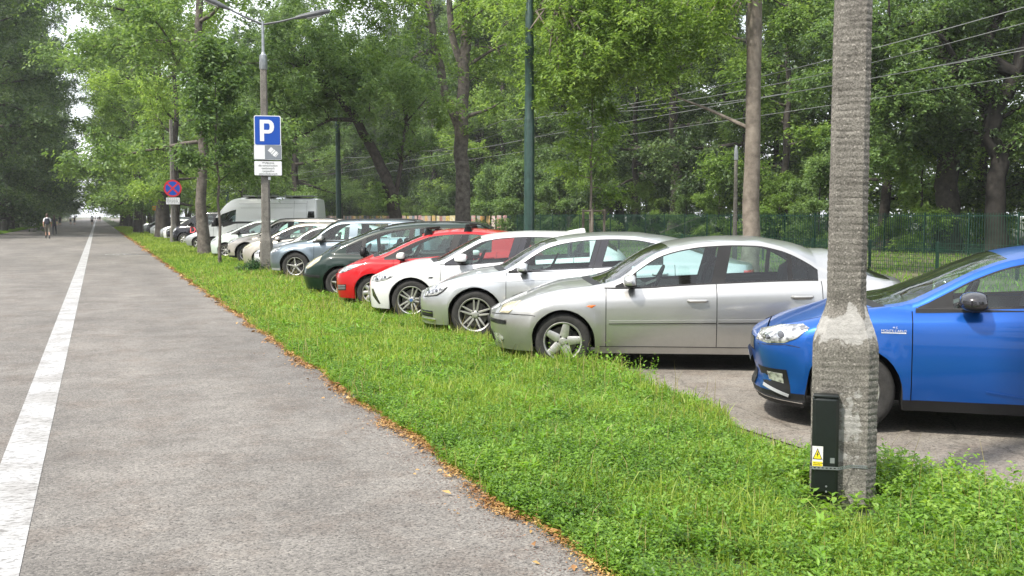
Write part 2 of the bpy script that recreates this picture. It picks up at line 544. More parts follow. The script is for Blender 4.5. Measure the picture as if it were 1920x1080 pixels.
for j, y in enumerate(ysv):
    a, b = verge_left(y), verge_right(y)
    for i in range(13):
        x = a + (b - a) * i / 12
        vs.append((x, y, verge_z(x, y) if 0 < i < 12 else -.002))
fs = [(j * 13 + i, j * 13 + i + 1, (j + 1) * 13 + i + 1, (j + 1) * 13 + i) for j in range(len(ysv) - 1) for i in range(12)]
tag(mesh_obj('grass_verge', vs, fs, M_soil), kind='structure')
# left verge and forest floor
sheet('left_verge', -30, -8.25, -60, 700, .0, M_field, 1, 20, .0)
M_floor = princ('woodland_floor', (0.022, 0.026, 0.012), .95, var=.5, vscale=1.2, col2=(0.05, 0.06, 0.025), bump=.5, bscale=12)
sheet('woodland_floor', 34.3, 400, -60, 700, .0, M_floor, 1, 2)
# worn bicycle marking
M_mark = M_line
mb = MB()
def flat_ring(mb, cx, cy, r, w, n=20, sx=1, sy=1):
    vs = []
    for k in range(n):
        t = 2 * math.pi * k / n
        for q in (r - w / 2, r + w / 2): vs.append((cx + q * math.cos(t) * sx, cy + q * math.sin(t) * sy, .009))
    mb.add(vs, [(2 * k, 2 * k + 1, (2 * k + 3) % (2 * n), (2 * k + 2) % (2 * n)) for k in range(n)])
def strip(mb, p, q, w, z=.0092):
    p, q = Vector((*p, 0)), Vector((*q, 0)); d = (q - p).normalized(); nn = Vector((-d.y, d.x, 0)) * w / 2
    mb.add([(p - nn)[:2] + (z,) if False else (p.x - nn.x, p.y - nn.y, z), (p.x + nn.x, p.y + nn.y, z), (q.x + nn.x, q.y + nn.y, z), (q.x - nn.x, q.y - nn.y, z)], [(0, 1, 2, 3)])
bx, by = .95, 47.5
flat_ring(mb, bx - .38, by, .28, .06, sy=2.0); flat_ring(mb, bx + .38, by, .28, .06, sy=2.0)
strip(mb, (bx - .38, by), (bx - .15, by + 1.0), .06); strip(mb, (bx - .15, by + 1.0), (bx + .22, by + 1.0), .06); strip(mb, (bx + .22, by + 1.1), (bx + .38, by), .06)
strip(mb, (bx - .05, by), (bx + .22, by + .9), .06); strip(mb, (bx - .38, by), (bx - .05, by), .07)
tag(mb.build('bicycle_marking', M_line, smooth=False), kind='structure')

# ------------------------------------------------------------------ grass and weeds
def blades(px, py, pz, h, w, lean=.45, seed=0, az=None):
    r = np.random.default_rng(seed); n = len(px)
    a = r.uniform(0, 2 * np.pi, n); la = r.uniform(0, 2 * np.pi, n) if az is None else az + r.normal(0, .7, n)
    ln = np.abs(r.normal(0, lean, n)) * h
    dx, dy = np.cos(a) * w / 2, np.sin(a) * w / 2
    lx, ly = np.cos(la) * ln, np.sin(la) * ln
    V = np.zeros((n, 5, 3), np.float32)
    V[:, 0] = np.stack([px - dx, py - dy, pz], 1); V[:, 1] = np.stack([px + dx, py + dy, pz], 1)
    mx_, my_ = px + lx * .35, py + ly * .35; mz = pz + h * .6
    V[:, 2] = np.stack([mx_ - dx * .8, my_ - dy * .8, mz], 1); V[:, 3] = np.stack([mx_ + dx * .8, my_ + dy * .8, mz], 1)
    V[:, 4] = np.stack([px + lx, py + ly, pz + h * np.clip(1 - (ln / h) ** 2 * .25, .5, 1)], 1)
    b = (np.arange(n) * 5)[:, None]
    F = np.concatenate([b + [0, 1, 3], b + [0, 3, 2], b + [2, 3, 4]], 1).reshape(-1, 3)
    return V.reshape(-1, 3), F
def scatter_verge(n, y0, y1, seed, edge=.0, a0=0.0, a1=1.0):
    r = np.random.default_rng(seed)
    y = r.uniform(y0, y1, n); t = r.uniform(a0, a1, n)
    L_ = np.array([verge_left(v) for v in y]); Rr = np.array([verge_right(v) for v in y])
    x = L_ - edge + (Rr - L_ + 2 * edge) * t
    k = (np.hypot(x - 4.0, y - 4.68) > .25) & ~((np.abs((x - 3.62) * .76 - (y - 4.25) * .65) < .20) & (np.hypot(x - 3.75, y - 4.4) < .32))
    bare = (np.sin(x * 2.9 + 1.3 * np.sin(y * .8)) * np.sin(y * 1.37 + x) + .45 * np.sin(x * 7.1 + y * 5.3)) > .92
    k &= ~(bare & (r.uniform(0, 1, len(x)) < .72))
    x, y = x[k], y[k]
    z = np.array([verge_z(a, b) for a, b in zip(x, y)])
    return x, y, z, r
def fbm(x, y, s):
    return (np.sin(x * 2.1 + s) * np.cos(y * 1.7 - s) + .6 * np.sin(x * 5.3 + y * 3.1 + s * 2) + .4 * np.cos(x * 9.1 - y * 8.3 + s)) / 2
M_grass = leaf_mat('grass_blades', (.07, .125, .014), (.20, .31, .040), (.38, .46, .11), trans=.5, rough=.5, nscale=1.6, per=1.0, sp=.9)
M_grassdry = leaf_mat('dry_grass', (.20, .17, .07), (.30, .26, .11), (.42, .36, .17), trans=.35, nscale=1)
M_weed = leaf_mat('weed_leaves', (.06, .135, .016), (.14, .27, .034), (.26, .40, .065), trans=.45, rough=.42, nscale=1.7, per=.8)
M_weedl = leaf_mat('bright_weed_leaves', (.11, .24, .025), (.17, .33, .035), (.25, .42, .06), trans=.45, rough=.45, nscale=1.7)
VV, FF, off = [], [], 0
def addvf(V, F):
    global off
    VV.append(V); FF.append(F + off); off += len(V)
for (n, y0, y1, hh, ww, sd) in ((125000, 2.6, 8.5, .085, .0070, 1), (62000, 8.5, 16, .10, .0115, 2), (46000, 16, 34, .10, .020, 3), (30000, 34, 70, .11, .028, 4), (20000, 70, 160, .13, .06, 5)):
    x, y, z, r = scatter_verge(n, y0, y1, sd, .02)
    f = np.clip(.75 + .45 * fbm(x, y, 1.3), .35, 1.5)
    t = (x - 2.2) / 2.8
    n = len(x); h = hh * f * r.lognormal(0, .35, n) * np.where((t > .75) & (y > 9), 1.25, 1.0) * np.where(t < .08, .6, 1)
    V, F = blades(x, y, z - .01, np.clip(h, .02, .34), ww * r.uniform(.7, 1.4, n), .55, sd)
    addvf(V, F)
# taller tufts at the parking edge
x, y, z, r = scatter_verge(16000, 3, 30, 9, .04, .86, 1.0)
k = fbm(x * 1.5, y * 1.5, 4) > .0
x, y, z = x[k], y[k], z[k]
V, F = blades(x, y, z, r.uniform(.05, .20, len(x)), .007 * r.uniform(.7, 1.4, len(x)) * (1 + y / 20), .5, 31); addvf(V, F)
tag(big_mesh('verge_grass', np.concatenate(VV), np.concatenate(FF), M_grass), kind='stuff')
# straw-coloured stems
x, y, z, r = scatter_verge(2600, 3, 30, 12, .03); xx = (x - 2.2) / 2.8
V, F = blades(x, y, z, r.uniform(.10, .34, len(x)) * np.where(xx > .7, 1.2, .7), .0035 * (1 + y / 12), .35, 13)
tag(big_mesh('dry_grass_stems', V, F, M_grassdry), kind='stuff')

def leaves(c, axis, up, ln, wd, fold=.15):
    """rhombic leaves: c base point, axis unit along leaf, up normal; quad folded at the midrib"""
    side = np.cross(up, axis); side /= np.maximum(np.linalg.norm(side, axis=1, keepdims=True), 1e-6)
    up2 = np.cross(axis, side)
    n = len(c); V = np.zeros((n, 4, 3), np.float32)
    L_ = ln[:, None]; W_ = wd[:, None]
    V[:, 0] = c; V[:, 1] = c + axis * L_ * .42 + side * W_ * .5 + up2 * W_ * fold
    V[:, 2] = c + axis * L_ - up2 * L_ * .10; V[:, 3] = c + axis * L_ * .42 - side * W_ * .5 + up2 * W_ * fold
    b = (np.arange(n) * 4)[:, None]
    F = np.concatenate([b + [0, 1, 2], b + [0, 2, 3]], 1).reshape(-1, 3)
    return V.reshape(-1, 3), F
def plants(x, y, z, hmax, nl, ln, seed, wide=.55, up_=.5):
    r = np.random.default_rng(seed); n = len(x)
    m = n * nl; i = np.repeat(np.arange(n), nl); k = np.tile(np.arange(nl), n)
    hh = (hmax if np.ndim(hmax) else np.full(n, hmax))[i]
    t = (k + .5) / nl; a = k * 2.4 + r.uniform(0, 6.28, n)[i] + r.normal(0, .3, m)
    lean = r.uniform(-.4, .4, (n, 2))[i]
    zz = z[i] + hh * (.15 + .85 * t); 
    cx = x[i] + lean[:, 0] * hh * t + np.cos(a) * .004; cy = y[i] + lean[:, 1] * hh * t + np.sin(a) * .004
    el = np.radians(r.uniform(-5, 40, m) + 25 * t * up_)
    ax = np.stack([np.cos(a) * np.cos(el), np.sin(a) * np.cos(el), np.sin(el)], 1)
    up = np.stack([-np.cos(a) * np.sin(el), -np.sin(a) * np.sin(el), np.cos(el)], 1) + r.normal(0, .25, (m, 3))
    up /= np.linalg.norm(up, axis=1, keepdims=True)
    l = (ln if np.ndim(ln) == 0 else ln[i]) * r.uniform(.6, 1.25, m) * (1.1 - .45 * t)
    return leaves(np.stack([cx, cy, zz], 1), ax, up, l, l * wide)
VV, FF, off = [], [], 0
for (n, y0, y1, hm, nl, ln, sd, thr) in ((8200, 2.6, 6.5, .10, 9, .040, 21, -1.0), (6800, 6.5, 10, .08, 8, .042, 22, -.55), (4600, 10, 16, .08, 7, .05, 23, -.3), (3400, 16, 40, .1, 6, .07, 24, -.2)):
    x, y, z, r = scatter_verge(n, y0, y1, sd, .0)
    k = fbm(x * .8, y * .8, 2.2) + r.normal(0, .15, len(x)) > thr
    x, y, z = x[k], y[k], z[k]
    V, F = plants(x, y, z, hm * r.uniform(.5, 1.5, len(x)), nl, ln * r.uniform(.6, 1.2, len(x)), sd); addvf(V, F)
# clover-like carpet: small round leaves
for (n, y0, y1, ln, sd) in ((30000, 2.6, 7, .022, 41), (15000, 7, 13, .03, 42)):
    x, y, z, r = scatter_verge(n, y0, y1, sd, .0)
    k = fbm(x * .9, y * .7, 5.1) > -.6; x, y, z = x[k], y[k], z[k]
    V, F = plants(x, y, z, r.uniform(.03, .085, len(x)), 3, ln, sd, wide=.95, up_=0); addvf(V, F)
tag(big_mesh('verge_weeds', np.concatenate(VV), np.concatenate(FF), M_weed), kind='stuff')
# nettles round the post foot, ivy round the second post
VV, FF, off = [], [], 0
r = np.random.default_rng(77)
def ring(n, cx, cy, r0, r1, hm, nl, ln, sd):
    r = np.random.default_rng(sd)
    a = r.uniform(0, 6.28, n); q = r0 + (r1 - r0) * r.uniform(0, 1, n) ** 1.2
    x, y = cx + q * np.cos(a), cy + q * np.sin(a)
    V, F = plants(x, y, np.full(n, .03), hm * r.uniform(.5, 1.2, n) * (1.15 - .6 * (q - r0) / (r1 - r0)), nl, ln, sd, wide=.62); addvf(V, F)
ring(300, 4.28, 4.78, .16, .70, .20, 12, .055, 51)
n = 420; rr_ = np.random.default_rng(53); x = rr_.uniform(3.95, 5.0, n); y = rr_.uniform(3.0, 4.7, n); kk = np.hypot(x - 4, y - 4.68) > .55; x, y = x[kk], y[kk]; n = len(x)
V, F = plants(x, y, np.full(n, .03), rr_.uniform(.08, .22, n), 10, .055, 54, wide=.6); addvf(V, F)
tag(big_mesh('nettle_patch', np.concatenate(VV), np.concatenate(FF), M_weed), kind='stuff')
VV, FF, off = [], [], 0
ring(500, 4.55, 29.9, .2, .95, .38, 12, .085, 52)
tag(big_mesh('ivy_patch', np.concatenate(VV), np.concatenate(FF), leaf_mat('ivy_leaves', (.012, .045, .01), (.03, .09, .018), (.07, .16, .03), trans=.2, rough=.3, nscale=1.5)), kind='stuff')
VV, FF, off = [], [], 0
x, y, z, r = scatter_verge(420, 3, 30, 61, .0, .1, .95)
V, F = plants(x, y, z, r.uniform(.06, .16, len(x)), 9, .11 * r.uniform(.6, 1.1, len(x)), 62, wide=.34); addvf(V, F)
x = r.uniform(4.5, 5.0, 90); y = r.uniform(8.3, 10.1, 90)
V, F = plants(x, y, np.full(90, .03), r.uniform(.08, .36, 90), 13, .05, 63, wide=.4); addvf(V, F)
tag(big_mesh('bright_leaf_weeds', np.concatenate(VV), np.concatenate(FF), M_weedl), kind='stuff')
# plantain-like tall weed against the silver car's wheel
# fallen leaves along the road edge
def litter(n, y0, y1, size, seed, spread=.06, side=0):
    r = np.random.default_rng(seed); y = r.uniform(y0, y1, n)
    e = np.array([verge_left(v) for v in y])
    x = e - .01 + r.normal(0, spread, n) + .02 * fbm(y * 2, y, 1)
    keep = fbm(y * 1.9, y * .7, 3) + .5 * np.sin(y * 7.3) + r.normal(0, .5, n) > -.35; x, y = x[keep] + .03 * np.sin(y[keep] * 3.1), y[keep]; n = len(x)
    a = r.uniform(0, 6.28, n); ax = np.stack([np.cos(a), np.sin(a), r.normal(0, .25, n)], 1); ax /= np.linalg.norm(ax, axis=1, keepdims=True)
    up = r.normal(0, .35, (n, 3)) + [0, 0, 1]; up /= np.linalg.norm(up, axis=1, keepdims=True)
    l = size * r.lognormal(-.1, .45, n)
    return leaves(np.stack([x, y, .016 + np.abs(r.normal(0, .010, n))], 1), ax, up, l, l * .5)
VV, FF, off = [], [], 0
for a in ((17000, 2.6, 9, .017, 71, .050), (11000, 9, 20, .024, 72, .045), (5500, 20, 50, .05, 73, .05), (2500, 50, 110, .10, 74, .08), (500, 3, 14, .03, 75, .16)):
    V, F = litter(*a); addvf(V, F)
M_litter = leaf_mat('fallen_leaves', (.12, .045, .018), (.28, .14, .045), (.52, .36, .13), trans=.1, nscale=3)
tag(big_mesh('leaf_litter', np.concatenate(VV), np.concatenate(FF), M_litter), kind='stuff')
# dark reddish crumbs on the asphalt next to the verge
r = np.random.default_rng(81); n = 3500; y = r.uniform(2.8, 12, n); x = np.array([verge_left(v) for v in y]) - .05 - np.abs(r.normal(0, .16, n)); a = r.uniform(0, 6.28, n)
V, F = leaves(np.stack([x, y, np.full(n, .0075)], 1), np.stack([np.cos(a), np.sin(a), a * 0], 1), np.tile([0, 0, 1.], (n, 1)), r.uniform(.005, .016, n), r.uniform(.003, .006, n))
tag(big_mesh('blossom_crumbs', V, F, princ('crumbs', (.10, .035, .02), .9, var=.5)), kind='stuff')

# meadow behind the parking and at the left
VV, FF, off = [], [], 0
r = np.random.default_rng(91)
n = 20000; x = r.uniform(16, 34, n); y = r.uniform(8, 60, n); V, F = blades(x, y, np.zeros(n), r.uniform(.05, .16, n), .03 * r.uniform(.7, 1.3, n), .5, 92); addvf(V, F)
n = 26000; x = -8.35 - np.abs(r.normal(0, 1.6, n)); y = r.uniform(95, 260, n); V, F = blades(x, y, np.zeros(n), r.uniform(.08, .22, n), .07 * r.uniform(.7, 1.3, n), .4, 93); addvf(V, F)
tag(big_mesh('meadow_grass', np.concatenate(VV), np.concatenate(FF), M_weed), kind='stuff')
# ------------------------------------------------------------------ vehicles
M_rubber = princ('tyre_rubber', (0.022, 0.021, 0.020), 0.85, var=0.5, vscale=14, bump=0.3, bscale=90)
M_black = princ('black_plastic', (0.014, 0.014, 0.015), 0.48, var=0.2, spec=0.25)
M_gloss = princ('gloss_black', (0.018, 0.017, 0.020), 0.12, coat=0.6)
M_dark = princ('dark_lining', (0.010, 0.010, 0.010), 0.9)
M_alloy = princ('alloy_silver', (0.50, 0.49, 0.47), 0.36, metal=0.75, var=0.15, vscale=20)
M_alloyd = princ('alloy_dark', (0.10, 0.10, 0.10), 0.38, metal=0.6)
M_disc = princ('brake_disc', (0.13, 0.12, 0.115), 0.5, metal=0.6)
M_chrome = princ('chrome', (0.75, 0.75, 0.75), 0.12, metal=1.0)
M_seat = princ('seat_cloth', (0.035, 0.036, 0.040), 0.9, var=0.2)
M_dash = princ('dashboard_plastic', (0.03, 0.03, 0.032), 0.6)
M_trimw = princ('pale_trim', (0.42, 0.42, 0.40), 0.6)
M_glass = glass_mat('car_glass')
M_glassd = glass_mat('tinted_glass', tint=(0.16, 0.17, 0.18))
M_orange = princ('indicator_orange', (0.65, 0.14, 0.02), 0.2, coat=1)
M_redlamp = princ('tail_lamp_red', (0.45, 0.02, 0.02), 0.15, coat=1)
M_plate = princ('number_plate_white', (0.7, 0.7, 0.68), 0.4)

def lamp_mat(name, c1, c2, scale):
    m, N, L = new_mat(name)
    out = N.new("ShaderNodeOutputMaterial"); p = N.new("ShaderNodeBsdfPrincipled")
    tc = N.new("ShaderNodeTexCoord"); v = N.new("ShaderNodeTexNoise"); v.inputs['Scale'].default_value = scale; v.inputs['Detail'].default_value = 2
    mp = N.new("ShaderNodeMapping"); mp.inputs['Scale'].default_value = (1, 1, 1.6)
    L.new(tc.outputs['Object'], mp.inputs[0]); L.new(mp.outputs[0], v.inputs['Vector'])
    r = N.new("ShaderNodeValToRGB"); r.color_ramp.elements[0].color = (*c1, 1); r.color_ramp.elements[1].color = (*c2, 1)
    r.color_ramp.elements[0].position = 0.36; r.color_ramp.elements[1].position = 0.58
    L.new(v.outputs[0], r.inputs[0]); L.new(r.outputs[0], p.inputs['Base Color'])
    p.inputs['Roughness'].default_value = 0.22; p.inputs['Metallic'].default_value = 0.5; p.inputs['Coat Weight'].default_value = 1.0
    L.new(p.outputs[0], out.inputs[0]); return m
M_lamp = lamp_mat('headlamp_clear', (0.13, 0.13, 0.14), (0.62, 0.62, 0.62), 16)
M_bulb = princ('lamp_projector', (0.03, 0.03, 0.035), 0.08, coat=1)
M_lampy = lamp_mat('headlamp_yellowed', (0.46, 0.40, 0.26), (0.56, 0.50, 0.34), 12)

def in_rng(x, rs):
    for i, (a, b) in enumerate(rs):
        if a - 1e-6 <= x <= b + 1e-6:
            return i
    return -1

class Car:
    def __init__(self, spec):
        d = dict(W=0.89, wb=2.62, R=0.315, Ra=0.355, sill=0.19, rail=0.06, tum=0.36, flare=0.012, fw=0.05, ca=0.10,
                 Ln=0.62, Lt=0.42, bow=0.16, shear=0.2, bodymat='paint', rimw=0.21, nose=None, tail=None, crown=None,
                 pillars=[], wins=[], doors=[], dark_glass_from=9.0, rim='star5', rimR=0.205, rim_mat=None, tyrew=0.205,
                 step=0.075, lowblack=False, lowmat=None, gloss_pillar=False, nsp=7, hubc=None, handles=[], gh_side=None, far=False, spokes_mat=None, wsf=0.07)
        d.update(spec); self.d = d
        for k, v in d.items(): setattr(self, k, v)
        self.zsf = pchip(self.zs); self.beltf0 = pchip(self.belt); self.crownf = pchip(self.crown)
        self.creasef = pchip(self.crease); self.snf = pchip(self.nose); self.stf = pchip(self.tail)
        self.snmin = min(p[1] for p in self.nose); self.stmax = max(p[1] for p in self.tail)
        self.sB = 0.5 * (self.pillars[0][0] + self.pillars[0][1]) if self.pillars else 1.6
    def beltf(self, s): return min(self.beltf0(s), self.zsf(s))
    def fn(self, t, L):
        if t <= 0: return 0.0
        if t >= L: return 1.0
        return (1 - (1 - t / L) ** 2.6) ** (1 / 2.2)
    def bot(self, s):
        z = self.sill
        if s < -self.Ra: z = self.sill + 0.015
        for sw in (0.0, self.wb):
            if abs(s - sw) < self.Ra:
                z = max(z, self.R + math.sqrt(max(0, self.Ra ** 2 - (s - sw) ** 2)))
        return z
    def w(self, s, z):
        b = self.W * self.fn(s - self.snf(z), self.Ln) * self.fn(self.stf(z) - s, self.Lt)
        sc = b / self.W
        zb = self.beltf(s)
        zz = min(z, zb)
        if zz < 0.55: b -= 0.05 * ((0.55 - zz) / 0.35) ** 2 * sc
        if zz > 0.62: b -= 0.045 * min(1.15, (zz - 0.62) / 0.35) ** 2 * sc
        cz = self.creasef(s)
        if zz > cz: b -= self.ca * (zz - cz) * sc
        d = zb - zz
        if d < 0.09: b -= 0.035 * ((0.09 - d) / 0.09) ** 2 * sc
        for sw in (0.0, self.wb):
            r = math.hypot(s - sw, zz - self.R)
            if r > self.Ra - 0.03:
                b += self.flare * math.exp(-((r - self.Ra - 0.02) / self.fw) ** 4)
        if z > zb:
            h = z - zb
            b -= 0.006 + self.tum * h + 0.12 * h * h
        return max(b, 0.0)
    def build(self, name, loc, rz, label, cat='car', group=None):
        P = self.paintm
        root = empty(name, loc, rz)
        tag(root, label, cat, group)
        self.root = root
        # ---- columns
        keys = []
        for a in self.doors: keys += [a - 0.004, a + 0.004]
        for a, b in self.wins: keys += [a, b]
        for a, b in self.pillars: keys += [a, b]
        keys += list(self.ws) + [self.ws[0] - 0.10] + list(self.rw)
        for sw in (0.0, self.wb):
            keys += [sw + self.Ra * math.sin(math.radians(a)) for a in (-90, -87, -78, -66, -54, -42, -28, -14, 0, 14, 28, 42, 54, 66, 78, 87, 90)]
            keys += [sw - self.Ra - 0.002, sw + self.Ra + 0.002]
        s0, s1 = self.snmin, self.stmax
        keys += [s0 + self.Ln * (q / 10) ** 2.0 for q in range(11)]
        keys += [s1 - self.Lt * (q / 8) ** 2.0 for q in range(9)]
        keys += [s0 + 0.10, s0 + 0.108]
        base = list(np.arange(s0 + self.Ln, s1 - self.Lt, self.step))
        cols = sorted(keys)
        for b in base:
            if min(abs(b - k) for k in keys) > 0.03: cols.append(b)
        cols = sorted(set(round(c, 4) for c in cols if s0 <= c <= s1))
        out = [cols[0]]
        for c in cols[1:]:
            if c - out[-1] > 0.0015: out.append(c)
        cols = out; nc = len(cols)
        nlo1, nlo2, ng = 8, 5, 5
        FR = [0, 0.045, 0.056, 0.10, 0.2, 0.36, 0.56, 0.78, 1.0]
        NL = nlo1 + nlo2 + 1           # lower rows
        NG = 3 + ng + 2                 # greenhouse rows above belt
        verts = []; idx = {}
        def sact(su, z):
            a = max(0.0, 1 - (su - s0) / (self.Ln + 0.25)); b = max(0.0, 1 - (s1 - su) / (self.Lt + 0.25))
            return su + (self.snf(z) - s0) * a - (s1 - self.stf(z)) * b
        rowz = []
        for ci, su in enumerate(cols):
            zb, zt, bt = self.beltf(su), self.zsf(su), self.bot(su)
            lo0 = self.sill + (0.015 if su < -self.Ra else 0)
            cz = min(self.creasef(su), zb - 0.03)
            cz = max(cz, lo0 + 0.02)
            zs_ = [lo0 + (cz - lo0) * i / nlo1 for i in range(nlo1)] + [cz + (zb - cz) * i / nlo2 for i in range(nlo2 + 1)]
            zs_ = [max(z, min(bt, zb)) for z in zs_]
            wt = zt - (self.rail(su) if callable(self.rail) else self.rail)
            lo = min(zb + 0.018, zt)
            wt = max(wt, lo)
            g = [lo] + [lo + (wt - lo) * i / ng for i in range(1, ng + 1)] + [min(wt + 0.014, zt), max(zt - 0.028, min(wt + 0.014, zt)), zt]
            g = g[:NG]
            zs_ += g
            rowz.append(zs_)
            for ri, z in enumerate(zs_):
                s = sact(su, z)
                y = self.w(s, z)
                if z >= zt - 1e-6 and zt - zb > 0.05: y -= 0.02
                if z > zb and self.shear: s += self.shear * (z - zb) * math.exp(-((su - self.sB) / 0.4) ** 2)
                idx[(ci, ri)] = len(verts); verts.append((s, max(y, 0), z))
            # top
            nr_ = len(zs_)
            e = verts[-1]
            cr = self.crownf(su)
            bw = self.bow * (math.exp(-((su - self.ws[0]) / 0.45) ** 2)) + 0.06 * math.exp(-((su - self.ws[1]) / 0.4) ** 2)
            for fi, fr in enumerate(FR[1:], 1):
                u = 1 - fr
                z = e[2] + cr * (1 - u ** 2.3) * min(1, e[1] / 0.5)
                s = e[0] - bw * (1 - u * u) * min(1, e[1] / 0.5) * (1 if su < 1.8 else 0)
                if su > self.rw[0] - 0.2: s += 0.05 * (1 - u * u) * min(1, (su - self.rw[0] + 0.2) / 0.4) * (1 if su < s1 - .3 else 0.4)
                idx[(ci, nr_ + fi - 1)] = len(verts); verts.append((s, e[1] * u, z))
        nrow_side = len(rowz[0]); NR = nrow_side + len(FR) - 1
        groups = {}
        def put(g, f, mi=0): groups.setdefault(g, []).append((f, mi))
        for ci in range(nc - 1):
            sm = 0.5 * (cols[ci] + cols[ci + 1]); isgap = any(abs(sm - d) < 0.0045 for d in self.doors)
            di = -1
            for k in range(len(self.doors) - 1):
                if self.doors[k] < sm < self.doors[k + 1]: di = k
            for ri in range(NR - 1):
                f = (idx[(ci, ri)], idx[(ci + 1, ri)], idx[(ci + 1, ri + 1)], idx[(ci, ri + 1)])
                if ri < NL - 1:
                    zc = 0.25 * sum(verts[i][2] for i in f)
                    if isgap and zc > self.sill + 0.10: continue
                    if di >= 0 and ri >= 1: put('door%d' % di, f)
                    else: put('body', f, 1 if (ri == 0 and self.lowblack) else 0)
                elif ri < nrow_side - 1:
                    k = ri - (NL - 1)
                    h = rowz[ci][nrow_side - 1] - rowz[ci][NL - 1]
                    h2 = rowz[ci + 1][nrow_side - 1] - rowz[ci + 1][NL - 1]
                    inwin = in_rng(sm, self.wins)
                    dn = ('door%d' % di) if di >= 0 else 'body'
                    if max(h, h2) < 0.012: put(dn, f); continue
                    inp = in_rng(sm, self.pillars) >= 0
                    span = (self.wins[0][0] if self.wins else 9) - 0.0 <= sm <= (self.wins[-1][1] if self.wins else -9)
                    if 1 <= k <= ng and inwin >= 0: put('win%d' % inwin, f)
                    elif k == 0 and span: put(dn, f, 1)
                    elif k == ng + 1 and span: put(dn, f, 1)
                    elif k <= ng + 1 and inp: put(dn, f, 1)
                    else: put(dn, f)
                else:
                    k = ri - (nrow_side - 1); fr = 0.5 * (FR[k] + FR[k + 1])
                    if self.ws[0] < sm < self.ws[1] and fr > self.wsf: put('windshield', f)
                    elif self.rw[0] < sm < self.rw[1] and fr > 0.08: put('rearwin', f)
                    elif self.ws[0] - 0.10 < sm < self.ws[0] and fr > 0.05: put('cowl', f)
                    elif s0 + 0.104 < sm < self.ws[0] - 0.10 and fr > 0.0505:
                        if fr > 0.056: put('bonnet', f)
                    elif s0 + 0.10 < sm < s0 + 0.108 and fr > 0.056: continue
                    elif abs(fr - 0.0505) < 0.001 and s0 + 0.104 < sm < self.ws[0] - 0.1: continue
                    else: put('body', f)
        V = np.array(verts)
        def make(nm, g, sides, mats, parent=root, sharp=42):
            if isinstance(g, str): g = [g]
            fs = [x for k in g for x in groups.get(k, [])]
            if not fs: return None
            used = sorted(set(i for f, _ in fs for i in f)); mp = {u: n for n, u in enumerate(used)}
            mb = MB()
            for sg in sides:
                mb.add([(V[u][0], sg * V[u][1], V[u][2]) for u in used], [tuple(mp[i] for i in (f if sg < 0 else f[::-1])) for f, _ in fs])
                mb.m[-len(fs):] = [m for _, m in fs]
            o = mesh_obj(nm, mb.v, mb.f, mats, parent, mb.m, False)
            bm = bmesh.new(); bm.from_mesh(o.data)
            bmesh.ops.remove_doubles(bm, verts=bm.verts, dist=2e-4)
            bmesh.ops.dissolve_degenerate(bm, edges=bm.edges, dist=1e-5)
            bm.to_mesh(o.data); bm.free()
            o.data.polygons.foreach_set('use_smooth', np.ones(len(o.data.polygons), dtype=bool))
            o.data.set_sharp_from_angle(angle=R_(sharp))
            return o
        low = self.lowmat or M_black
        make('body', 'body', (-1, 1), [P, low])
        make('bonnet', 'bonnet', (-1, 1), [P])
        make('cowl', 'cowl', (-1, 1), [M_black])
        make('windscreen', 'windshield', (-1, 1), [M_glass])
        make('rear_window', 'rearwin', (-1, 1), [M_glassd if self.dark_glass_from < 3.5 else M_glass])
        doors = {}
        for k in range(len(self.doors) - 1):
            for sg in (-1, 1):
                doors[(k, sg)] = make('door', 'door%d' % k, (sg,), [P, M_gloss if self.gloss_pillar else M_black])
        for k, (a, b) in enumerate(self.wins):
            for sg in (-1, 1):
                di = 0 if 0.5 * (a + b) < self.doors[1] else min(1, len(self.doors) - 2)
                par = doors.get((di, sg)) if 0.5 * (a + b) < self.doors[-1] else root
                make('window_pane', 'win%d' % k, (sg,), [M_glassd if a >= self.dark_glass_from - .01 else M_glass], parent=par or root)
        # ---- seam backing behind door gaps
        for dline in self.doors:
            for sg in (-1, 1):
                mb = MB()
                vs = []; zs_ = np.linspace(self.sill + 0.06, self.beltf(dline), 10)
                for z in zs_:
                    z = max(z, self.bot(dline))
                    vs += [(dline - 0.03, sg * (self.w(dline - .03, z) - 0.014), z), (dline + 0.03, sg * (self.w(dline + .03, z) - 0.014), z)]
                mb.add(vs, [(2 * i, 2 * i + 1, 2 * i + 3, 2 * i + 2) for i in range(9)])
                mb.build('door_seal', M_dark, root, smooth=False)
        # ---- wheel arch liners, floor
        for sw in (0.0, self.wb):
            for sg in (-1, 1):
                mb = MB()
                vs = []; n = 20
                for i in range(n + 1):
                    a = math.pi * i / n
                    s = sw - (self.Ra) * math.cos(a); z = self.R + self.Ra * math.sin(a)
                    yo = self.w(s, z) - 0.001
                    vs += [(s, sg * yo, z), (s, sg * (yo - 0.012), z - 0.0), (s, sg * (self.W - 0.36), z)]
                b = len(vs)
                fs = []
                for i in range(n):
                    fs += [(3 * i, 3 * i + 3, 3 * i + 4, 3 * i + 1), (3 * i + 1, 3 * i + 4, 3 * i + 5, 3 * i + 2)]
                # inner wall + legs
                vs.append((sw, sg * (self.W - 0.36), self.R)); c = len(vs) - 1
                for i in range(n): fs.append((3 * i + 2, 3 * i + 5, c))
                for s_ in (sw - self.Ra, sw + self.Ra):
                    yo = self.w(s_, self.R) - 0.002
                    k = len(vs)
                    vs += [(s_, sg * yo, self.R), (s_, sg * (yo - .03), self.sill), (s_, sg * (self.W - .36), self.sill), (s_, sg * (self.W - .36), self.R)]
                    fs.append((k, k + 1, k + 2, k + 3))
                mb.add(vs, fs)
                mb.build('wheel_arch_liner', M_dark, root, smooth=False)
        mb = MB()
        Wf = self.W - 0.12
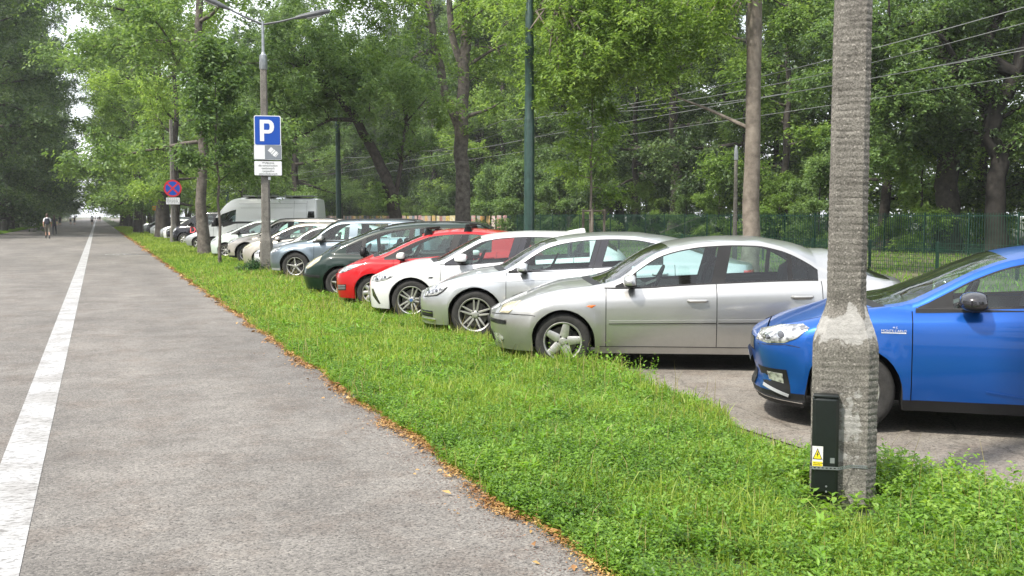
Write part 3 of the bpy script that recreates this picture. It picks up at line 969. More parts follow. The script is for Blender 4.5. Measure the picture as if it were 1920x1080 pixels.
        mb.box(((s0 + .3 + s1 - .25) / 2, 0, self.sill + 0.05), (s1 - s0 - .55, 2 * (self.W - .37), 0.06))
        mb.box((self.wb / 2, 0, self.sill + 0.05), (self.wb - 2 * self.Ra - .02, 2 * Wf, 0.06))
        mb.box((0.15, 0, 0.45), (0.9, 1.0, 0.4))   # engine block mass under the bonnet
        mb.box((s0 + 0.40, 0, 0.33), (0.3, 1.1, 0.2))
        mb.box((self.wb, 0, 0.42), (0.7, 0.9, 0.3))
        mb.build('underbody', M_dark, root, smooth=False)
        # ---- interior
        bz = self.beltf(1.3)
        mb = MB(); mb.box((self.ws[0] + 0.26, 0, bz - 0.10), (0.50, 2 * (self.W - 0.14), 0.16), bev=0.05)
        mb.box((self.ws[0] + 0.40, -0.36, bz - 0.02), (0.16, 0.34, 0.06), bev=0.02)
        mb.build('dashboard', M_dash, root)
        floor = MB(); floor.box((1.6, 0, 0.33), (2.0, 2 * (self.W - .13), 0.08))
        for sg in (-1, 1):
            floor.box((1.55, sg * (self.W - 0.12), (bz + 0.3) / 2), (2.2, 0.05, bz - 0.34))
        floor.build('door_lining', M_dash, root, smooth=False)
        if not self.far:
            for (sx, ys) in ((self.ws[0] + 1.02, (-0.37, 0.37)), (self.ws[0] + 1.95, (-0.36, 0.36))):
                for y in ys:
                    m_ = MB()
                    tilt = Matrix.Rotation(R_(14), 3, 'Y')
                    m_.box((sx - .12, y, 0.52), (0.5, 0.48, 0.14), bev=.04)
                    m_.box((sx + .17, y, 0.82), (0.13, 0.48, 0.62), rot=tilt, bev=.05)
                    m_.box((sx + .27, y, bz + 0.22), (0.09, 0.26, 0.18), rot=tilt, bev=.045)
                    m_.box((sx + .26, y, bz + 0.10), (0.02, 0.12, 0.12), rot=tilt)
                    m_.build('seat', M_seat, root)
            m_ = MB()
            ctr = Vector((self.ws[0] + 0.60, -0.36, bz + 0.03)); tl = Matrix.Rotation(R_(-65), 3, 'Y')
            pts = [tuple(ctr + tl @ Vector((0.185 * math.cos(t), 0.185 * math.sin(t), 0))) for t in np.linspace(0, 2 * math.pi, 25)]
            m_.tube(pts, 0.015, 6, cap=False)
            m_.tube([ctr, ctr + Vector((-0.2, 0, -0.08))], 0.03, 6)
            for a in (0, 120, 240):
                m_.tube([ctr, ctr + tl @ Vector((0.18 * math.cos(R_(a)), 0.18 * math.sin(R_(a)), 0))], 0.012, 5)
            m_.build('steering_wheel', M_black, root)
        # ---- wheels
        self.wheels()
        return root
    def wheels(self):
        R, rr, tw = self.R, self.rimR, self.tyrew
        ty = MB(); h = tw / 2
        ty.lathe([(rr - .012, -h + .01), (rr + .012, -h + .002), (rr + (R - rr) * .5, -h - .006), (R - .022, -h + .006), (R - .004, -h + .03), (R, -h * .4), (R, h * .4), (R - .004, h - .03), (R - .03, h), (rr, h - .01)], 40, 'Y', closed=True)
        rm = MB()
        rm.lathe([(rr, -h + .006), (rr - .006, -h - .002), (rr - .018, -h + .004), (rr - .022, -h + .03), (rr - .03, h - .03), (rr - .02, h - .005)], 40, 'Y', mi=0)
        rm.lathe([(0.001, -h + .085), (rr * .72, -h + .085), (rr * .72, -h + .10), (0.001, -h + .10)], 28, 'Y', mi=2)
        rm.box((rr * .55, -h + .08, 0.04), (0.07, 0.05, 0.13), mi=1)
        def spoke(a0, a1, w0, w1, r0=0.03, r1=None, y0=0.030, y1=0.006, mi=0, th=.022):
            r1 = r1 or rr - .016
            p0 = np.array([math.cos(a0), math.sin(a0)]) * r0; p1 = np.array([math.cos(a1), math.sin(a1)]) * r1
            d = p1 - p0; d /= np.linalg.norm(d); nn = np.array([-d[1], d[0]])
            vs = []
            for (p, ww, y) in ((p0, w0, y0), (p0 * .45 + p1 * .55, (w0 + w1) * .5, (y0 + y1) * .5 - .004), (p1, w1, y1)):
                vs += [(p[0] + nn[0] * ww / 2, -h + y + .008, p[1] + nn[1] * ww / 2), (p[0] + nn[0] * ww * .28, -h + y, p[1] + nn[1] * ww * .28),
                       (p[0] - nn[0] * ww * .28, -h + y, p[1] - nn[1] * ww * .28), (p[0] - nn[0] * ww / 2, -h + y + .008, p[1] - nn[1] * ww / 2),
                       (p[0] - nn[0] * ww / 2, -h + y + th, p[1] - nn[1] * ww / 2), (p[0] + nn[0] * ww / 2, -h + y + th, p[1] + nn[1] * ww / 2)]
            fs = []
            for k in range(2):
                for i in range(6): fs.append((k * 6 + i, k * 6 + (i + 1) % 6, (k + 1) * 6 + (i + 1) % 6, (k + 1) * 6 + i))
            rm.add(vs, fs, mi)
        T = self.rim; off = self.rim_a if hasattr(self, 'rim_a') else 0.3
        if T == 'star5':
            for k in range(5): spoke(off + k * 2 * math.pi / 5, off + k * 2 * math.pi / 5, .105, .070, r0=.02, y0=.016, r1=rr - .008)
        elif T == 'twin5':
            for k in range(5):
                a = off + k * 2 * math.pi / 5
                for s_ in (-1, 1): spoke(a + s_ * .42, a + s_ * .17, .034, .022, r0=.045, y0=.02)
        elif T == 'multi':
            for k in range(self.nsp):
                a = off + k * 2 * math.pi / self.nsp
                spoke(a, a + .04, .045, .030, r0=.03, y0=.02)
        elif T == 'cap':
            rm.lathe([(0.001, -h + .012), (rr * .45, -h + .006), (rr * .55, -h + .018), (rr * .6, -h + .03)], 30, 'Y')
            for k in range(self.nsp):
                a = off + k * 2 * math.pi / self.nsp
                spoke(a, a, .06, .075, r0=rr * .4, y0=.008)
        rm.lathe([(0.001, -h + .004), (0.032, -h + .006), (0.036, -h + .012), (0.06, -h + .020), (0.066, -h + .045)], 20, 'Y')
        if T in ('star5', 'twin5', 'multi'):
            for k in range(5):
                a = off + 0.63 + k * 2 * math.pi / 5
                rm.lathe([(0.001, -h + .013), (0.011, -h + .013), (0.012, -h + .03)], 7, 'Y', c=(math.cos(a) * .054, 0, math.sin(a) * .054), mi=1)
        rmat = self.rim_mat or M_alloy
        to = ty.build('tyre', M_rubber, None, sharp=60); ro = rm.build('rim', [rmat, M_dark, M_disc], None, sharp=30)
        first = True
        for sw in (0.0, self.wb):
            for sg in (-1, 1):
                we = empty('wheel', (sw, sg * (self.W - h - .012), R), 0.0 if sg < 0 else math.pi, self.root)
                a = to if first else to.copy(); b = ro if first else ro.copy()
                if not first: COL.objects.link(a); COL.objects.link(b)
                a.parent = we; b.parent = we; first = False
                if getattr(self, 'hubc', None) and sg < 0 and sw == 0.0:
                    hb = MB(); hb.lathe([(0.001, -h - .001), (.027, -h + .001), (.028, -h + .006)], 20, 'Y')
                    hb.build('hub_badge', self.hubc, we)
    # ---- pieces laid on the skin
    def patch(self, name, poly, mat, off=0.004, bulge=0.0, both=True, parent=None, n=5, label=None, gh=False):
        poly = np.array(poly, float)
        m = 6; pp = []
        for i in range(len(poly)):
            a, b = poly[i], poly[(i + 1) % len(poly)]
            for k in range(m): pp.append(a + (b - a) * k / m)
        pp = np.array(pp); c = poly.mean(0)
        for sg in ((-1, 1) if both else (-1,)):
            mb = MB(); vs = []; N = len(pp)
            for r in range(n + 1):
                q = (r + 0.0) / n
                for p in pp:
                    u = c + (p - c) * q
                    y = self.w(u[0], u[1]) + off + bulge * (1 - q ** 4)
                    vs.append((u[0] - (0 if y > 0.05 else 0), sg * y, u[1]))
            for p in pp:
                vs.append((p[0], sg * (self.w(p[0], p[1]) - 0.004), p[1]))
            fs = [(r * N + i, r * N + (i + 1) % N, (r + 1) * N + (i + 1) % N, (r + 1) * N + i) for r in range(n + 1) for i in range(N)]
            mb.add(vs, fs)
            o = mb.build(name, mat, parent or self.root, sharp=50, weld=True)
            if label: o['label'] = label
        return o
    def ribbon(self, name, pts, width, mat, proud=0.004, both=True, parent=None, n=None):
        pts = [Vector((p[0], p[1])) for p in pts]
        L = sum((pts[i + 1] - pts[i]).length for i in range(len(pts) - 1)); n = n or max(6, int(L / 0.05))
        rs = []
        for i in range(n + 1):
            t = L * i / n; k = 0
            while k < len(pts) - 2 and t > (pts[k + 1] - pts[k]).length: t -= (pts[k + 1] - pts[k]).length; k += 1
            rs.append(pts[k] + (pts[k + 1] - pts[k]) * min(1, t / max(1e-6, (pts[k + 1] - pts[k]).length)))
        for sg in ((-1, 1) if both else (-1,)):
            vs = []
            for i, p in enumerate(rs):
                d = (rs[min(i + 1, n)] - rs[max(i - 1, 0)]).normalized(); nn = Vector((-d.y, d.x))
                for (k, o) in ((-.5, -.003), (-.42, proud), (.42, proud), (.5, -.003)):
                    q = p + nn * k * width
                    vs.append((q.x, sg * (self.w(q.x, q.y) + o), q.y))
            fs = [(4 * i + k, 4 * i + k + 1, 4 * i + k + 5, 4 * i + k + 4) for i in range(n) for k in range(3)]
            MB().add(vs, fs).build(name, mat, parent or self.root, sharp=50)
    def lens(self, spots):
        for (s, z, r) in spots:
            for rr, m, o in ((r, M_chrome, .013), (r * .6, M_bulb, .020)):
                self.patch('reflector', [(s + rr * 1.1 * math.cos(t), z + rr * math.sin(t)) for t in np.linspace(0, 2 * math.pi, 9)[:-1]], m, off=o, bulge=.004, n=2)
    def front(self, name, poly, mat, out=0.005, parent=None, mirror=False):
        """patch on the nose given by (y, z) outline"""
        poly = np.array(poly, float); c = poly.mean(0); m = 4; pp = []
        for i in range(len(poly)):
            a, b = poly[i], poly[(i + 1) % len(poly)]
            for k in range(m): pp.append(a + (b - a) * k / m)
        def sx(y, z):
            f = min(0.985, abs(y) / self.W)
            t = self.Ln * (1 - (1 - f ** 2.2) ** (1 / 2.6))
            return self.snf(z) + t - out
        for sg in ((-1, 1) if mirror else (1,)):
            N = len(pp); vs = []
            for r in range(5):
                for p in pp:
                    u = c + (p - c) * r / 4
                    vs.append((sx(u[0], u[1]), sg * u[0], u[1]))
            fs = [(r * N + i, r * N + (i + 1) % N, (r + 1) * N + (i + 1) % N, (r + 1) * N + i) for r in range(4) for i in range(N)]
            MB().add(vs, fs).build(name, mat, parent or self.root, sharp=60, weld=True)
    def mirror(self, s, z, size=(0.15, 0.20, 0.14), capmat=None, lowmat=None, arm=True):
        for sg in (-1, 1):
            y = self.w(s, min(z, self.beltf(s))) + 0.12
            mb = MB(); n, m = 16, 12; vs = []; fs = []; mi = []
            for i in range(m + 1):
                ph = -math.pi / 2 + math.pi * i / m
                for k in range(n):
                    th = 2 * math.pi * k / n
                    cx, cy, cz = math.cos(ph) * math.cos(th), math.cos(ph) * math.sin(th), math.sin(ph)
                    e = lambda v, p: math.copysign(abs(v) ** p, v)
                    x = e(cx, .85) * size[0] * (.5 if cx > 0 else .62); x = min(x, size[0] * .36)
                    yy = e(cy, .8) * size[1] * .5; zz = e(cz, .8) * size[2] * .5
                    zz += 0.12 * cy * size[2] * -sg
                    vs.append((s + x, sg * y + yy, z + zz))
            for i in range(m):
                for k in range(n):
                    fs.append((i * n + k, i * n + (k + 1) % n, (i + 1) * n + (k + 1) % n, (i + 1) * n + k))
            mb.add(vs, fs)
            mb.m = [1 if (j // n) < m * .36 else 0 for j in range(len(fs))]
            wy = self.w(s, min(z, self.beltf(s)))
            mb.box((s + .01, sg * (wy + .03), z - size[2] * .45), (.07, .14, .045), mi=1, bev=.012)
            mb.build('side_mirror', [capmat or self.paintm, lowmat or M_black], self.root, sharp=50, weld=False)
    def handle(self, s, z, mat=None, l=0.2):
        for sg in (-1, 1):
            y = self.w(s, z)
            mb = MB()
            mb.tube([(s - l / 2, sg * (y + .0), z - .003), (s - l / 2 + .02, sg * (y + .03), z - .002), (s, sg * (y + .038), z), (s + l / 2 - .02, sg * (y + .03), z + .002), (s + l / 2, sg * (y + .0), z + .003)], [.014, .018, .018, .018, .014], 8)
            dr = [o for o in kids(self.root) if o.name.startswith('door') and not o.name.startswith('door_')]
            par = None
            for o in dr:
                xs = [v.co.x for v in o.data.vertices]; ys = [v.co.y for v in o.data.vertices]
                if min(xs) < s < max(xs) and (sum(ys) * sg > 0): par = o
            mb.build('handle', mat or self.paintm, par or self.root)
            # recess shade plate
            n = 16; r = [(s - .01 + .06 * math.cos(t), z + .004 + .04 * math.sin(t)) for t in np.linspace(0, 2 * math.pi, n, endpoint=False)]
    def rails(self, s0, s1, mat, inset=0.05, h=0.04):
        for sg in (-1, 1):
            pts = []
            for i in range(15):
                t = i / 14; s = s0 + (s1 - s0) * t
                zt = self.zsf(s); y = self.w(s, zt) - inset
                lift = h * min(1, math.sin(math.pi * t) * 3.2)
                pts.append((s, sg * y, zt + .008 + lift))
            MB().tube(pts, [.014] * 15, 7).build('roof_rail', mat, self.root)

def place(car, name, g, heading, label, cat='car', group='cars parked side by side along the verge', z=0.012):
    """g = ground point under the outer face of the near front wheel"""
    h = R_(heading)
    left = Vector((-math.cos(h), math.sin(h)))
    c = Vector((g[0], g[1])) - left * car.W
    rz = math.atan2(-math.cos(h), -math.sin(h))
    return car.build(name, (c.x, c.y, z), rz, label, cat, group)
P_silver = paint('paint_silver', (0.46, 0.455, 0.44), metal=0.85, rough=0.30, dirt=0.35)
P_silver2 = paint('paint_pale_silver', (0.55, 0.56, 0.565), metal=0.8, rough=0.28, dirt=0.25)
P_white = paint('paint_white', (0.60, 0.61, 0.61), rough=0.3, dirt=0.22)
P_blue = paint('paint_blue', (0.004, 0.085, 0.38), metal=0.55, rough=0.30, dirt=0.03, coat=0.6)
P_red = paint('paint_red', (0.40, 0.004, 0.008), rough=0.3, dirt=0.06)
P_green = paint('paint_dark_green', (0.003, 0.016, 0.010), metal=0.0, rough=0.3, dirt=0.02)
P_greyb = paint('paint_grey_blue', (0.13, 0.165, 0.195), metal=0.6, rough=0.34, dirt=0.2)
P_beige = paint('paint_beige', (0.48, 0.44, 0.39), metal=0.5, rough=0.34, dirt=0.2)
P_mint = paint('paint_pale_mint', (0.50, 0.58, 0.53), rough=0.3, dirt=0.2)
P_blk = paint('paint_black', (0.008, 0.008, 0.012), rough=0.25, dirt=0.02)
P_grey = paint('paint_grey', (0.42, 0.43, 0.44), metal=0.5, rough=0.35, dirt=0.3)
M_archp = princ('arch_plastic_grey', (0.30, 0.31, 0.32), 0.5)
M_seam = princ('panel_gap', (0.02, 0.02, 0.02), 0.8)
M_badge = princ('badge_metal', (0.7, 0.7, 0.72), 0.2, metal=0.8)
M_hubblue = princ('hub_badge_blue', (0.05, 0.12, 0.30), 0.3)

# ---- silver saloon -------------------------------------------------------
mondeo = dict(paintm=P_silver, W=0.905, R=0.312, Ra=0.350, wb=2.754, sill=0.185, rimR=0.214, rim='star5', rim_a=0.105,
  zs=[(-.89, .60), (-.80, .645), (-.70, .69), (-.60, .725), (-.38, .80), (-.11, .855), (.11, .885), (.41, .925), (.60, .975), (.837, 1.147), (1.05, 1.28), (1.29, 1.357), (1.48, 1.39), (1.77, 1.405), (2.07, 1.40), (2.33, 1.355), (2.46, 1.31), (2.65, 1.21), (2.77, 1.13), (3.0, 1.06), (3.3, 1.005), (3.6, .975), (3.8, .95)],
  belt=[(-1, .91), (.35, .905), (.58, .885), (1.58, .937), (2.43, .975), (2.74, .982), (3.8, .96)],
  crown=[(-.95, .0), (-.5, .05), (0, .06), (.41, .05), (1.1, .05), (1.9, .05), (2.3, .065), (2.7, .16), (2.96, .235), (3.2, .16), (3.5, .06), (3.8, .03)],
  crease=[(-.95, .58), (-.3, .70), (.47, .738), (1.6, .797), (2.77, .843), (3.8, .86)], ca=0.26, flare=0.024, fw=0.085,
  nose=[(.1, -.79), (.2, -.82), (.33, -.86), (.52, -.885), (.60, -.87), (.68, -.80), (.75, -.72), (.9, -.66)],
  tail=[(.1, 3.68), (.3, 3.76), (.55, 3.80), (.8, 3.79), (1.0, 3.74), (1.3, 3.7)],
  wins=[(.80, 1.60), (1.745, 2.42), (2.47, 2.74)], pillars=[(1.60, 1.745), (2.42, 2.47), (.57, .80)], doors=[.468, 1.655, 2.768], ws=(.44, 1.16), rw=(2.98, 3.56), shear=0.24, tum=0.40, rail=0.060)
C = Car(mondeo)
root = place(C, 'parked_car', (4.66, 9.95), -63, 'silver four-door car with faded yellowed headlamps and five-spoke wheels, second from the camera', 'car')
C.patch('headlight', [(-.72, .61), (-.68, .69), (-.58, .727), (-.46, .752), (-.53, .68), (-.60, .61)], M_lampy, off=.003, bulge=.012)
C.patch('indicator', [(.249, .700), (.285, .714), (.362, .714), (.311, .680)], M_orange, off=.003, bulge=.004)
C.ribbon('side_moulding', [(.50, .531), (1.645, .548)], .035, P_silver, .014)
C.ribbon('side_moulding', [(1.67, .549), (2.75, .563)], .035, P_silver, .014)
C.ribbon('moulding_shade_strip', [(.50, .511), (1.645, .528)], .010, M_seam, .003)  # dark strips standing in for the shade under the mouldings
C.ribbon('moulding_shade_strip', [(1.67, .529), (2.75, .543)], .010, M_seam, .003)
C.ribbon('bumper_seam', [(-.82, .58), (-.70, .595), (-.60, .603), (-.36, .600), (-.30, .59)], .008, M_seam, .0025)
C.ribbon('bumper_strip', [(-.88, .505), (-.78, .505), (-.64, .505)], .05, M_black, .010)
C.patch('fog_lamp', [(-.80, .36), (-.72, .37), (-.66, .31), (-.69, .25), (-.77, .26)], M_lamp, off=.003, bulge=.006)
C.ribbon('sill_seam', [(.40, .262), (2.35, .262)], .009, M_seam, .003)
C.front('grille', [(-.34, .53), (.34, .53), (.30, .59), (-.30, .59)], M_black)
C.front('lower_grille', [(-.45, .26), (.45, .26), (.42, .38), (-.42, .38)], M_black)
C.front('number_plate', [(-.26, .42), (.26, .42), (.26, .52), (-.26, .52)], M_plate, .02)
C.mirror(.735, .975, (.14, .20, .135), lowmat=M_black)
C.handle(1.45, .768, l=.21); C.handle(2.555, .818, l=.22)
C.patch('tail_lamp', [(3.62, .80), (3.74, .80), (3.74, .93), (3.66, .95)], M_redlamp, bulge=.008)

# ---- pale silver saloon (third) -----------------------------------------
passat = dict(paintm=P_silver2, W=0.915, R=0.334, Ra=0.378, wb=2.79, sill=0.17, rimR=0.232, rim='twin5', rim_a=0.22, tyrew=.235,
  zs=[(-.88, .60), (-.78, .655), (-.70, .695), (-.62, .74), (-.44, .80), (-.05, .868), (.25, .905), (.42, .935), (.52, .995), (.763, 1.165), (1.005, 1.30), (1.247, 1.365), (1.5, 1.40), (1.77, 1.408), (2.11, 1.40), (2.5, 1.335), (2.75, 1.25), (3.0, 1.15), (3.3, 1.07), (3.6, 1.03), (3.87, 1.0)],
  belt=[(-1, .92), (.30, .915), (.47, .905), (.745, .926), (1.5, .963), (2.0, .99), (2.7, 1.02), (3.87, 1.01)],
  crown=[(-.9, 0), (-.5, .045), (0, .055), (.4, .045), (1.1, .045), (1.9, .05), (2.4, .07), (2.75, .12), (3.0, .15), (3.3, .10), (3.6, .04), (3.87, .02)],
  crease=[(-.9, .64), (-.3, .74), (.25, .775), (1.25, .829), (2.7, .89), (3.87, .9)], ca=0.34, flare=0.018, fw=0.05,
  nose=[(.1, -.80), (.2, -.86), (.3, -.87), (.5, -.88), (.60, -.86), (.68, -.80), (.75, -.74), (.9, -.6)],
  tail=[(.1, 3.78), (.3, 3.84), (.6, 3.88), (.85, 3.86), (1.0, 3.82), (1.3, 3.7)],
  wins=[(.72, 1.535), (1.715, 2.55)], pillars=[(1.535, 1.715), (.46, .72)], doors=[.425, 1.60, 2.70], ws=(.43, 1.10), rw=(2.80, 3.45), shear=0.30, tum=0.42, gloss_pillar=True, rail=.058)
C = Car(passat)
place(C, 'parked_car', (4.73, 12.92), -63, 'pale silver saloon with ten thin wheel spokes and a sharp crease along its door handles', 'car')
C.patch('headlight', [(-.74, .665), (-.62, .715), (-.42, .735), (-.39, .715), (-.46, .65), (-.54, .60), (-.72, .57)], M_lamp, off=.003, bulge=.010); C.lens([(-.66, .64, .034), (-.54, .66, .034)])
C.ribbon('headlamp_trim', [(-.74, .563), (-.54, .592), (-.45, .645), (-.38, .712)], .014, M_black, .006)
C.ribbon('lower_intake', [(-.80, .33), (-.70, .33), (-.60, .33)], .09, M_black, .004)
C.ribbon('chrome_strip', [(-.80, .350), (-.60, .345)], .014, M_chrome, .012)
C.ribbon('chrome_strip', [(-.80, .245), (-.56, .245)], .030, M_chrome, .014)
C.front('grille', [(-.42, .53), (.42, .53), (.38, .59), (-.38, .59)], M_black)
C.front('lower_grille', [(-.4, .25), (.4, .25), (.36, .38), (-.36, .38)], M_black)
C.front('number_plate', [(-.26, .42), (.26, .42), (.26, .52), (-.26, .52)], M_plate, .02)
C.ribbon('crease_shade_strip', [(.25, .775), (1.25, .829), (2.65, .888)], .010, M_archp, .001)  # grey strip that paints the shade along the door crease
C.mirror(.665, .975, (.15, .21, .13), lowmat=M_black)
C.handle(1.42, .835, l=.2); C.handle(2.5, .90, l=.2)
C.patch('tail_lamp', [(3.60, .82), (3.82, .82), (3.82, .95), (3.62, .95)], M_redlamp, bulge=.008)
MB().tube([(2.55, 0, 1.44), (2.62, 0, 1.47), (3.1, 0, 1.66)], [.008, .004, .003], 5).build('aerial', M_black, C.root)

# ---- white hatchback (fourth) ---------------------------------------------
bmw = dict(paintm=P_white, W=0.90, R=0.328, Ra=0.372, wb=2.67, sill=0.17, rimR=0.228, rim='twin5', rim_a=0.0, rim_mat=M_alloy, tyrew=.225,
  zs=[(-.83, .66), (-.74, .715), (-.66, .75), (-.57, .79), (-.285, .865), (0, .905), (.30, .925), (.48, .95), (.6, 1.01), (.868, 1.175), (1.14, 1.32), (1.43, 1.375), (1.77, 1.392), (2.07, 1.388), (2.6, 1.36), (2.9, 1.31), (3.2, 1.18), (3.4, 1.06), (3.5, .95)],
  belt=[(-1, .9), (.3, .895), (.536, .88), (1.665, .953), (2.9, 1.03), (3.5, 1.05)],
  crown=[(-.85, 0), (-.5, .04), (0, .05), (.4, .045), (1.1, .045), (2, .045), (2.9, .07), (3.2, .07), (3.5, .03)],
  crease=[(-.85, .64), (0, .74), (.5, .76), (2.7, .86), (3.5, .88)], ca=0.22, flare=0.018, fw=0.05,
  nose=[(.1, -.77), (.2, -.81), (.35, -.825), (.55, -.83), (.66, -.80), (.75, -.72), (.9, -.6)],
  tail=[(.1, 3.40), (.3, 3.47), (.6, 3.5), (.85, 3.48), (1.0, 3.44), (1.3, 3.32)],
  wins=[(.80, 1.535), (1.745, 2.5), (2.54, 2.86)], pillars=[(1.535, 1.745), (2.5, 2.54), (.53, .80)], doors=[.475, 1.645, 2.60], ws=(.46, 1.10), rw=(3.0, 3.36), shear=0.3, tum=0.38, gloss_pillar=True)
C = Car(bmw); C.hubc = M_hubblue
place(C, 'parked_car', (4.63, 15.62), -63, 'white hatchback with shark fin aerial and dark twin-spoke wheels, right behind the red hatchback\'s rear', 'car')
C.root['label'] = 'white hatchback with shark fin aerial and vertical bumper slits, parked next to the red car'
C.patch('headlight', [(-.70, .62), (-.68, .69), (-.56, .735), (-.40, .772), (-.30, .785), (-.25, .73), (-.40, .655), (-.58, .61)], M_lamp, off=.003, bulge=.010); C.lens([(-.58, .665, .034), (-.43, .70, .034)])
C.patch('bumper_slit', [(-.70, .49), (-.66, .50), (-.52, .26), (-.56, .26), (-.68, .38)], M_gloss, off=.003, bulge=.0)
C.front('grille', [(-.36, .52), (-.04, .52), (-.05, .63), (-.32, .63)], M_black); C.front('grille', [(.36, .52), (.04, .52), (.05, .63), (.32, .63)], M_black)
C.front('lower_grille', [(-.4, .24), (.4, .24), (.36, .38), (-.36, .38)], M_black)
C.front('number_plate', [(-.26, .42), (.26, .42), (.26, .52), (-.26, .52)], M_plate, .02)
C.mirror(.83, 1.0, (.20, .22, .15), lowmat=M_black)
C.handle(1.45, .80); C.handle(2.42, .86)
C.patch('side_vent', [(.26, .70), (.36, .705), (.34, .68), (.28, .68)], M_black, off=.003)
f = MB(); f.prism([(2.45, 1.425), (2.70, 1.475), (2.76, 1.475), (2.78, 1.41), (2.45, 1.41)], -.028, .028, 'XZ'); f.build('shark_fin_aerial', P_white, C.root)

# ---- red hatchback (fifth) ---------------------------------------------------
fiesta = dict(paintm=P_red, W=0.86, R=0.303, Ra=0.342, wb=2.49, sill=0.17, rimR=0.192, rim='cap', nsp=8, rim_a=0.1, tyrew=.195, Lt=.38,
  zs=[(-.83, .64), (-.75, .70), (-.66, .755), (-.54, .81), (-.22, .885), (.036, .93), (.2, .98), (.54, 1.155), (.85, 1.295), (1.05, 1.36), (1.42, 1.395), (1.7, 1.397), (1.98, 1.38), (2.4, 1.33), (2.7, 1.26), (2.95, 1.12), (3.05, .95)],
  belt=[(-1, .9), (0, .895), (.2, .885), (1.37, .965), (2.2, 1.03), (3.05, 1.06)],
  crown=[(-.85, 0), (-.5, .04), (0, .05), (.8, .05), (1.4, .055), (2.4, .06), (2.9, .05), (3.05, .02)],
  crease=[(-.85, .62), (-.3, .76), (.2, .80), (2.5, .90), (3.05, .9)], ca=0.22, flare=0.026, fw=0.06,
  nose=[(.1, -.76), (.2, -.80), (.35, -.82), (.55, -.83), (.66, -.79), (.75, -.70), (.9, -.55)],
  tail=[(.1, 2.98), (.3, 3.05), (.6, 3.08), (.85, 3.06), (1.0, 3.02), (1.3, 2.9)],
  wins=[(.44, 1.36), (1.50, 2.15)], pillars=[(1.36, 1.50), (.2, .44)], doors=[.38, 1.43, 2.25], ws=(.12, .86), rw=(2.72, 2.98), shear=0.24, tum=0.40)
C = Car(fiesta)
place(C, 'parked_car', (4.573, 17.87), -63, 'bright red hatchback with black roof bar feet on its roof', 'car')
C.patch('headlight', [(-.71, .64), (-.66, .70), (-.57, .75), (-.39, .80), (-.14, .825), (-.30, .755), (-.47, .685), (-.62, .635)], M_lamp, off=.003, bulge=.010)
C.patch('fog_grille', [(-.72, .42), (-.50, .44), (-.51, .335), (-.72, .31)], M_black, off=.003, bulge=.0)
for zz in (.345, .375, .405): C.ribbon('grille_bar', [(-.71, zz), (-.515, zz + .012)], .010, M_archp, .010)
C.front('grille', [(-.42, .36), (.42, .36), (.34, .52), (-.34, .52)], M_black)
C.front('number_plate', [(-.26, .52), (.26, .52), (.26, .60), (-.26, .60)], M_plate, .02)
C.mirror(.54, .955, (.15, .19, .14), capmat=M_trimw, lowmat=M_black)
C.handle(1.27, .87); C.handle(2.1, .93)
for s_ in (.98, 1.70):
    for sg in (-1, 1):
        z_ = C.zsf(s_); y_ = C.w(s_, z_) - .02
        m_ = MB(); m_.prism([(s_ - .09, z_ - .06), (s_ + .09, z_ - .06), (s_ + .05, z_ + .09), (s_ - .05, z_ + .09)], sg * (y_ - .03) - .035, sg * (y_ - .03) + .035, 'XZ'); m_.build('roof_bar_foot', M_black, C.root, smooth=False)
    z_ = C.zsf(s_); y_ = C.w(s_, z_)
    MB().box((s_, 0, z_ + .115), (.07, 2 * y_ + .12, .04), bev=.01).build('roof_bar', M_black, C.root)

# ---- dark green MPV (sixth) --------------------------------------------------
mpv = dict(paintm=P_green, W=0.88, R=0.315, Ra=0.365, wb=2.72, sill=0.17, rimR=0.20, rim='multi', nsp=5, rim_a=0.4, Lt=.34, tum=.36,
  zs=[(-.93, .66), (-.80, .76), (-.65, .85), (-.49, .90), (-.21, .985), (.07, 1.11), (.35, 1.24), (.62, 1.35), (.9, 1.43), (1.2, 1.48), (1.6, 1.51), (2.2, 1.51), (2.8, 1.47), (3.1, 1.36), (3.3, 1.12), (3.42, .9)],
  belt=[(-1, .9), (-.3, .905), (.05, .895), (.65, .885), (1.5, .92), (2.9, .98), (3.42, 1.0)],
  crown=[(-.95, 0), (-.5, .05), (0, .06), (1, .06), (2, .06), (3, .05), (3.42, .02)],
  crease=[(-.95, .6), (0, .72), (3.42, .80)], ca=0.15, flare=0.016, fw=0.05,
  nose=[(.1, -.85), (.25, -.90), (.45, -.94), (.6, -.92), (.70, -.85), (.8, -.74), (.95, -.6)],
  tail=[(.1, 3.33), (.3, 3.42), (.6, 3.44), (.9, 3.42), (1.2, 3.3), (1.5, 3.1)],
  wins=[(.10, .42), (.50, 1.33), (1.43, 2.2), (2.27, 2.95)], pillars=[(1.33, 1.43), (.42, .50), (2.2, 2.27)], doors=[.44, 1.38, 2.3], ws=(-.16, .76), rw=(3.02, 3.30), shear=0.12, rail=.085, bow=.2)
C = Car(mpv)
place(C, 'parked_car', (4.52, 20.28), -63, 'dark green people carrier with sloping nose and black roof rails', 'car')
C.patch('headlight', [(-.80, .62), (-.74, .72), (-.60, .81), (-.40, .88), (-.44, .78), (-.60, .66), (-.70, .60)], M_lampy, off=.003, bulge=.012)
C.ribbon('bumper_strip', [(-.86, .47), (-.42, .45)], .05, M_black, .010)
C.front('grille', [(-.5, .45), (.5, .45), (.4, .62), (-.4, .62)], M_black)
C.front('number_plate', [(-.26, .34), (.26, .34), (.26, .44), (-.26, .44)], M_plate, .02)
C.mirror(.50, .96, (.12, .20, .19), capmat=M_black)
C.handle(1.22, .82); C.handle(2.1, .84)
C.rails(.75, 3.0, M_black)

